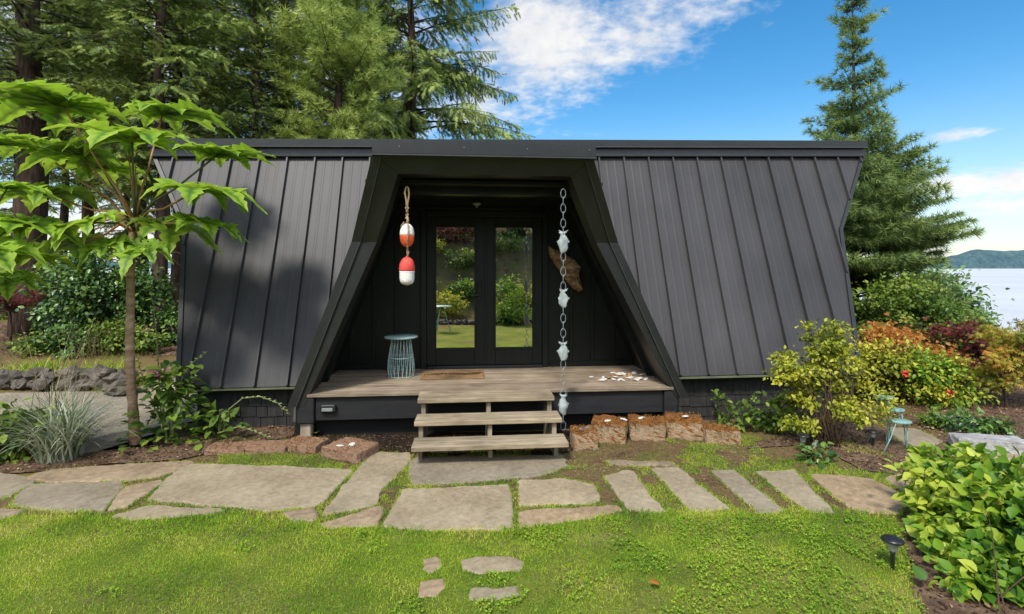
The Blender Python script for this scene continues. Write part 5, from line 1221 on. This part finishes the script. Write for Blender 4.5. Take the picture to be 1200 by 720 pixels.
# big foreground bush
fbp = gnd(1150,720)
def bl(px,py,Y,rx,ry,rz): q = at(px,py,Y)-fbp; return (q.x,q.y,q.z,rx,ry,rz)
shrub('hydrangea', fbp, [bl(1150,610,3.45,.36,.35,.30),bl(1195,590,3.3,.35,.35,.34),bl(1125,560,3.8,.30,.3,.16),bl(1112,588,3.6,.15,.22,.13),bl(1180,680,3.0,.26,.25,.25),bl(1230,650,3.1,.35,.35,.4),bl(1165,715,2.95,.25,.2,.22),bl(1120,650,3.3,.16,.2,.22)], 6600, .072, 'big light green leafy bush filling the bottom right corner', M['limeleaf'], 111, tmpl=T_ROUND, clump=.06, nclump=260, stems=4, stemr=.004, upw=.75, hollow=.3)

# turquoise tiered plant stand
q = gnd(1048,522); ps = empty('plant_stand', q, 'small turquoise three tier folding plant stand in the right garden bed', 'plant stand')
def loc2(px,py,Y=q.y): return at(px,py,Y)-q
tiers = [(1036,466,.105),(1048,480,.095),(1056,494,.095)]
for k,(px,py,r_) in enumerate(tiers):
    c_ = loc2(px,py,q.y+.10-.12*k); t = MB(); t.lathe([(r_*.96,-.010),(r_,-.006),(r_,.004),(r_*.95,.008),(.01,.008)], c_, 24, sy=.8); t.build('shelf', M['tealdull'], ps, True)
for k,(a,b) in enumerate((((1029,469),(1016,510)),((1042,468),(1038,520)),((1043,482),(1040,512)),((1056,482),(1062,526)),((1063,495),(1062,527)),((1050,496),(1035,518)))):
    t = MB(); A = loc2(*a, q.y+.08-.05*k); B = loc2(*b, q.y+.02-.05*k); B.z = min(B.z,.0); t.tube([A, A.lerp(B,.5)+Vector((.01,0,0)), B], .006, 6); t.build('leg', M['tealdull'], ps, True)
for (a,b) in (((1036,470),(1050,482)),((1049,484),(1058,495)),((1030,492),(1040,494))):
    t = MB(); t.tube([loc2(*a), loc2(*b, q.y-.1)], .005, 6); t.build('brace', M['tealdull'], ps, True)

# path lights
def pathlight(px, py, s, label):
    o = empty('path_light', gnd(px,py), label, 'garden light', 'black garden path lights')
    t = MB(); t.lathe([(.001,-.06*s),(.012*s,0),(.014*s,.12*s),(.018*s,.125*s),(.018*s,.14*s)], n=10); t.build('stake', M['blackplastic'], o, True)
    t = MB(); t.lathe([(.020*s,.14*s),(.028*s,.15*s),(.040*s,.205*s),(.042*s,.21*s)], n=18); t.build('lens', M['lens'], o, True)
    t = MB(); t.lathe([(.046*s,.208*s),(.068*s,.212*s),(.072*s,.220*s),(.060*s,.232*s),(.03*s,.245*s),(.005*s,.248*s)], n=20); t.build('cap', M['blackplastic'], o, True)
    return o
l0 = pathlight(1046,669,.84,'black path light on the lawn edge in front of the big leafy bush')
def copy_obj(o, loc, label, sc=1, rz=0):
    c = copy_tree(o, loc, rz, label, sc); return c
copy_obj(l0, gnd(941,532), 'black path light in the bare soil left of the yellow shrub', .95)
copy_obj(l0, gnd(1023,524), 'black path light beside the turquoise plant stand', .85, 1)

# ================================================================== grass, clover, litter
allst = stone_polys
def stones_mask(P, grow=0.0):
    m_ = np.zeros(len(P), bool)
    for poly in allst:
        a = np.array(poly); c = a.mean(0); lo = a.min(0)-.02; hi = a.max(0)+.02
        s = (P[:,0]>lo[0])&(P[:,0]<hi[0])&(P[:,1]>lo[1])&(P[:,1]<hi[1])
        if s.any():
            k = np.where(s)[0]; m_[k] |= pip(P[k], [tuple(c+(q_-c)*(1-grow)) for q_ in a])
    return m_
rg = np.random.default_rng(5)
def inframe(P, mx_=60):
    px_ = P[:,0]/P[:,1]*F+600; return (px_ > -mx_-60)&(px_ < 1200+mx_)
def grass_tufts(name, P, hmin, hmax, wid, mat, lean=.5, z0=0):
    n = len(P); az = rg.uniform(0,2*np.pi,n); th = rg.uniform(.05,lean,n)
    d = np.stack([np.cos(az)*np.sin(th), np.sin(az)*np.sin(th), np.cos(th)],1); d2 = np.stack([np.cos(az)*np.sin(th*2.2), np.sin(az)*np.sin(th*2.2), np.cos(th*2.2)],1)
    h = rg.uniform(hmin,hmax,n); sa = rg.uniform(0,2*np.pi,n); sd = np.stack([np.cos(sa),np.sin(sa),np.zeros(n)],1)*(wid*rg.uniform(.7,1.3,n))[:,None]
    b = np.concatenate([P, np.full((n,1),z0)],1) if P.shape[1]==2 else P; m1 = b+d*(h*.55)[:,None]; t = m1+d2*(h*.5)[:,None]
    V = np.stack([b-sd,b+sd,m1-sd*.8,m1+sd*.8,t],1).reshape(-1,3); k = np.arange(n)[:,None,None]*5
    T = (np.array([[0,1,3],[0,3,2],[2,3,4]])[None]+k).reshape(-1,3)
    me = tri_mesh(name, V, T, np.repeat(np.clip(rg.normal(.42,.16,n),0,1),5)); return tag(link(name, me, mat), kind='stuff')
# lawn blades: dense near, in the lawn outline
NB = 520000; P = np.stack([rg.uniform(-4.4,4.0,NB), rg.uniform(1.9,4.35,NB)],1)
P = P[inframe(P,30)]; keep = pip(P, lawnP)
jx = np.stack([P[:,0]+rg.normal(0,.02,len(P)), P[:,1]+rg.normal(0,.02,len(P))],1)
P = P[keep]; sm_ = stones_mask(P, .04); P = P[~sm_]
bare = np.array([mnoise.noise(Vector((a*2.3,b*2.3,5))) for a,b in P]); bare2 = np.array([mnoise.noise(Vector((a*.9+4,b*.9,8))) for a,b in P])
pxl = P[:,0]/P[:,1]*F+600; pyl = HZ+F*CH/P[:,1]
dens = np.clip(.85+bare*1.2, .25, 1); dens = np.where((pxl>780)&(pyl>660)&(bare+bare2*.5>.10), .16, dens)
P = P[rg.random(len(P)) < dens]; print('lawn blades', len(P))
grass_tufts('lawn_grass', P, .011, .029, .0015, M['blade'], 1.0)
# longer fringe where the lawn meets the stones
NF = 26000; P = np.stack([rg.uniform(-4.4,3.4,NF), rg.uniform(3.3,4.0,NF)],1); P = P[inframe(P)]
pxl = P[:,0]/P[:,1]*F+600; pyl = HZ+F*CH/P[:,1]
edgey = np.interp(pxl, [a for a,b in lawn_px[:11]], [b for a,b in lawn_px[:11]])
k = (np.abs(pyl-edgey-3) < 7)&(pxl<1050)&~stones_mask(P,.03); P = P[k]
grass_tufts('lawn_grass', P, .03, .065, .0018, M['blade'], .9)
# sparse grass and moss between the stones
NS = 300000; P = np.stack([rg.uniform(-5.5,4.0,NS), rg.uniform(3.55,5.6,NS)],1); P = P[inframe(P)]
pxl = P[:,0]/P[:,1]*F+600; pyl = HZ+F*CH/P[:,1]
nn_ = np.array([mnoise.noise(Vector((a*1.9,b*1.9,15))) for a,b in P])+.6*np.array([mnoise.noise(Vector((a*6,b*6,15))) for a,b in P])
jt = np.array([mnoise.noise(Vector((a*1.7+9,b*1.7,35)))+.5*mnoise.noise(Vector((a*5,b*5,36))) for a,b in P]); pxl = pxl+jt*70; pyl = pyl+jt*14
ok = (~stones_mask(P,.02))&(pyl < edgey_ if False else ~stones_mask(P,.02))
zone = ((pxl>215)&(pxl<1060)&(pyl>505+0*pxl))
bed = pip(P, soilR); thr = np.where(bed, .42, -.12)
thr = np.where((pxl>660)&(pxl<800)&(pyl<548), .30, thr); thr = np.where((pxl>700)&(pxl<1060)&(pyl>546), -.02, thr); thr = np.where((pxl>870)&(pyl<=546), .38, thr); thr = np.where((pxl>225)&(pxl<420)&(pyl>525), -.35, thr)
thr = np.where((pxl>330)&(pxl<660)&(pyl<533), 9, thr); thr = np.where((pxl<225), .2, thr)
k = ok&zone&(nn_ > thr)&(rg.random(len(P)) < .85); P = P[k]; print('gap blades', len(P))
grass_tufts('path_grass', P, .010, .030, .0017, M['blade'], 1.0)
NS = 60000; P = np.stack([rg.uniform(-5.0,4.0,NS), rg.uniform(2.3,5.6,NS)],1); P = P[inframe(P)&~stones_mask(P,.0)]
nn_ = np.array([mnoise.noise(Vector((a*1.3,b*1.3,55))) for a,b in P]); far_ = P[:,1] > 3.62
P = P[(nn_ > np.where(far_, -.25, .12))&~((P[:,0]<-3.0)&(P[:,1]>3.9))]
P3 = np.concatenate([P, np.full((len(P),1),.006)+rg.uniform(0,.012,(len(P),1))],1)
me = scatter('dry_thatch', ([(-.035,0,0),(.035,0,0),(0,1,.05)],[(0,1,2)]), P3, norm(rg.normal(0,1,(len(P),3))*[1,1,.25]), norm(rg.normal(0,.2,(len(P),3))+[0,0,1]), rg.uniform(.02,.05,len(P)), np.clip(rg.normal(.45,.2,len(P)),0,1)); tag(link('dry_thatch', me, M['drygrass']), kind='stuff')
rgf = np.random.default_rng(77); Q = []
for poly in stone_polys:
    a_ = np.array(poly); b_ = np.roll(a_,-1,0); n_ = np.maximum((np.linalg.norm(b_-a_,axis=1)*620).astype(int),1)
    for i in range(len(a_)):
        if mnoise.noise(Vector((a_[i][0]*3.1,a_[i][1]*3.1,2))) < -.12: continue
        t_ = rgf.random(n_[i])[:,None]; Q.append(a_[i]+(b_[i]-a_[i])*t_+rgf.normal(0,.010,(n_[i],2)))
Q = np.concatenate(Q); Q = Q[inframe(Q)]; k = ~stones_mask(Q,.05); Q = Q[k]; print('edge blades', len(Q))
grass_tufts('path_grass', Q, .012, .034, .0018, M['blade'], 1.2)
# clover-like broad leaves, mostly lower right
NC = 15000; P = np.stack([rg.uniform(-3,3.2,NC), rg.uniform(2.2,3.75,NC)],1); P = P[inframe(P)&pip(P,lawnP)&~stones_mask(P,.0)]
pxl = P[:,0]/P[:,1]*F+600; nn_ = np.array([mnoise.noise(Vector((a*2.6,b*2.6,25))) for a,b in P])
k = (nn_*1.3+np.clip((pxl-560)/600,-.8,.42) > .22); P = P[k]; n = len(P)
P3 = np.concatenate([np.repeat(P,3,0)+rg.normal(0,.006,(3*n,2)), rg.uniform(.016,.038,(3*n,1))],1)
me = scatter('clover', T_ROUND, P3, norm(rg.normal(0,1,(3*n,3))*[1,1,.2]), norm(rg.normal(0,.3,(3*n,3))+[0,0,1]), rg.uniform(.008,.016,3*n), np.clip(rg.normal(.5,.16,3*n),0,1))
tag(link('clover', me, M['clover']), kind='stuff')
# litter and bark chips on the soil
def litter(name, poly, n, x0,x1,y0,y1, mat, s0,s1, z=.014, fn=None):
    P = np.stack([rg.uniform(x0,x1,n), rg.uniform(y0,y1,n)],1); P = P[pip(P,poly)]
    if fn is not None: P = P[fn(P)]
    P = P[~stones_mask(P,.0)]; n = len(P); P3 = np.concatenate([P, (hgt(P[:,0],P[:,1])+z+rg.uniform(0,.012,n))[:,None]],1)
    me = scatter(name, T_SMALL, P3, rg.normal(0,1,(n,3))*[1,1,.25], norm(rg.normal(0,.35,(n,3))+[0,0,1]), rg.uniform(s0,s1,n), np.clip(rg.normal(.42,.2,n),0,1)); tag(link(name, me, mat), kind='stuff')
litter('leaf_litter', soilR, 52000, 1.2,9,2,9.5, M['litter'], .012,.04)
litter('leaf_litter', soilL, 14000, -7,-1.9,4.2,6.1, M['litter'], .010,.035)
litter('bark_litter', soilH, 16000, -14,-3.9,8.5,13, M['litter'], .02,.06, z=.03)
litter('gravel_chips', gravP, 30000, -9,-3.6,5.2,8.2, M['stonechip'], .006,.016, z=.008)
litter('leaf_litter', [(-3.4,3.5),(3.2,3.5),(3.2,5.7),(-3.4,5.7)], 26000, -3.3,3.1,3.5,5.6, M['litter'], .006,.018, z=.004)
P = [(767,682,.035),(1024,671,.02),(330,590,.03),(560,600,.02)]
o = shell_obj('fallen_leaf', gnd(767,682,.05), .028, M['orange'], 'dry orange leaf lying alone on the right of the lawn', 'leaf', None, 3, .2)

# ================================================================== the garden behind the camera (seen in the door glass)
GB = 'shrubs across the lawn, reflected in the doors'
def back(x, y): return Vector((x,y,float(hgt(x,y))))
shrub('tall_shrub', back(1.55,-2.6), [(0,0,.75,.55,.5,.7),(.2,0,.4,.6,.5,.4)], 3000, .09, 'yellow green bush reflected in the right door pane', M['limeleaf'], 121, group=GB, clump=.13, nclump=60, stems=8)
shrub('low_shrub', back(-.5,-3.9), [(0,0,.35,.8,.5,.35)], 1800, .09, 'low yellow green plants reflected in the left door pane', M['yellowleaf'], 122, group=GB, clump=.12, nclump=40, stems=6)
shrub('low_shrub', back(.7,-6.4), [(0,0,.3,1.0,.5,.3)], 1500, .10, 'olive plants on the bank reflected low in the left door pane', M['greenleaf'], 123, group=GB, clump=.12, nclump=40, stems=6)
shrub('red_shrub', back(-.3,-8.2), [(0,0,.4,1.5,.6,.4)], 2200, .11, 'reddish shrub on the bank reflected high in the left door pane', M['burg'], 124, tmpl=T_MAPLE, group=GB, clump=.15, nclump=40, stems=6)
shrub('broadleaf_tree', back(3.6,-10.5), [(0,0,2.6,2.6,1.4,2.6)], 9000, .17, 'dark tree reflected at the top of the right door pane', M['rhodo'], 125, cat='tree', clump=.3, nclump=110, stems=10, stemr=.05)
shrub('broadleaf_tree', back(-.4,-13), [(0,0,3.0,3.6,1.6,3.0)], 9000, .18, 'dark tree reflected at the top of the left door pane', M['rhodo'], 126, cat='tree', clump=.3, nclump=110, stems=10, stemr=.05)
for k,(x_,y_,w_,h_,m_,lab) in enumerate(((-1.6,-5.2,.8,.3,'yellowleaf','yellow green mound on the left of the bank reflected in the left door pane'),(.4,-5.0,.7,.3,'limeleaf','light green mound halfway up the bank reflected in the left door pane'),(2.9,-4.6,.9,.35,'yellowleaf','yellow mound right of the tall bush reflected in the right door pane'),(1.9,-7.4,1.1,.4,'greenleaf','green mound high on the bank reflected in the right door pane'),(-1.2,-7.2,1.0,.35,'yellowleaf','yellow mound high on the bank reflected in the left door pane'),(.6,-10.0,1.4,.5,'greenleaf','green mound near the top of the bank reflected between the door panes'))):
    shrub('low_shrub', back(x_,y_), [(0,0,h_*.8,w_,w_*.6,h_)], 1500, .10, lab, M[m_], 400+k, group=GB, clump=.13, nclump=36, stems=5)
rr = random.Random(4); mb = MB()
for k in range(46): rock(mb, (-4+k*.22, -2.75+rr.uniform(-.08,.08), .06), rr.uniform(.10,.17), rr)
tag(mb.build('rock_edging', M['rock']), 'row of rough rocks edging the lawn, reflected in the door panes', 'rock edging')
tbl = empty('bistro_table', (-.62,-1.0,0), 'pale turquoise bistro table on the lawn, reflected in the left door pane', 'table')
t = MB(); t.lathe([(.27,.69),(.30,.695),(.30,.71),(.02,.712)], n=28); t.build('table_top', M['teal'], tbl, True)
for k in range(3):
    a = k*2.094; t = MB(); t.tube([(.05*math.cos(a),.05*math.sin(a),.69),(.26*math.cos(a),.26*math.sin(a),0)],.011,7); t.build('leg', M['teal'], tbl, True)
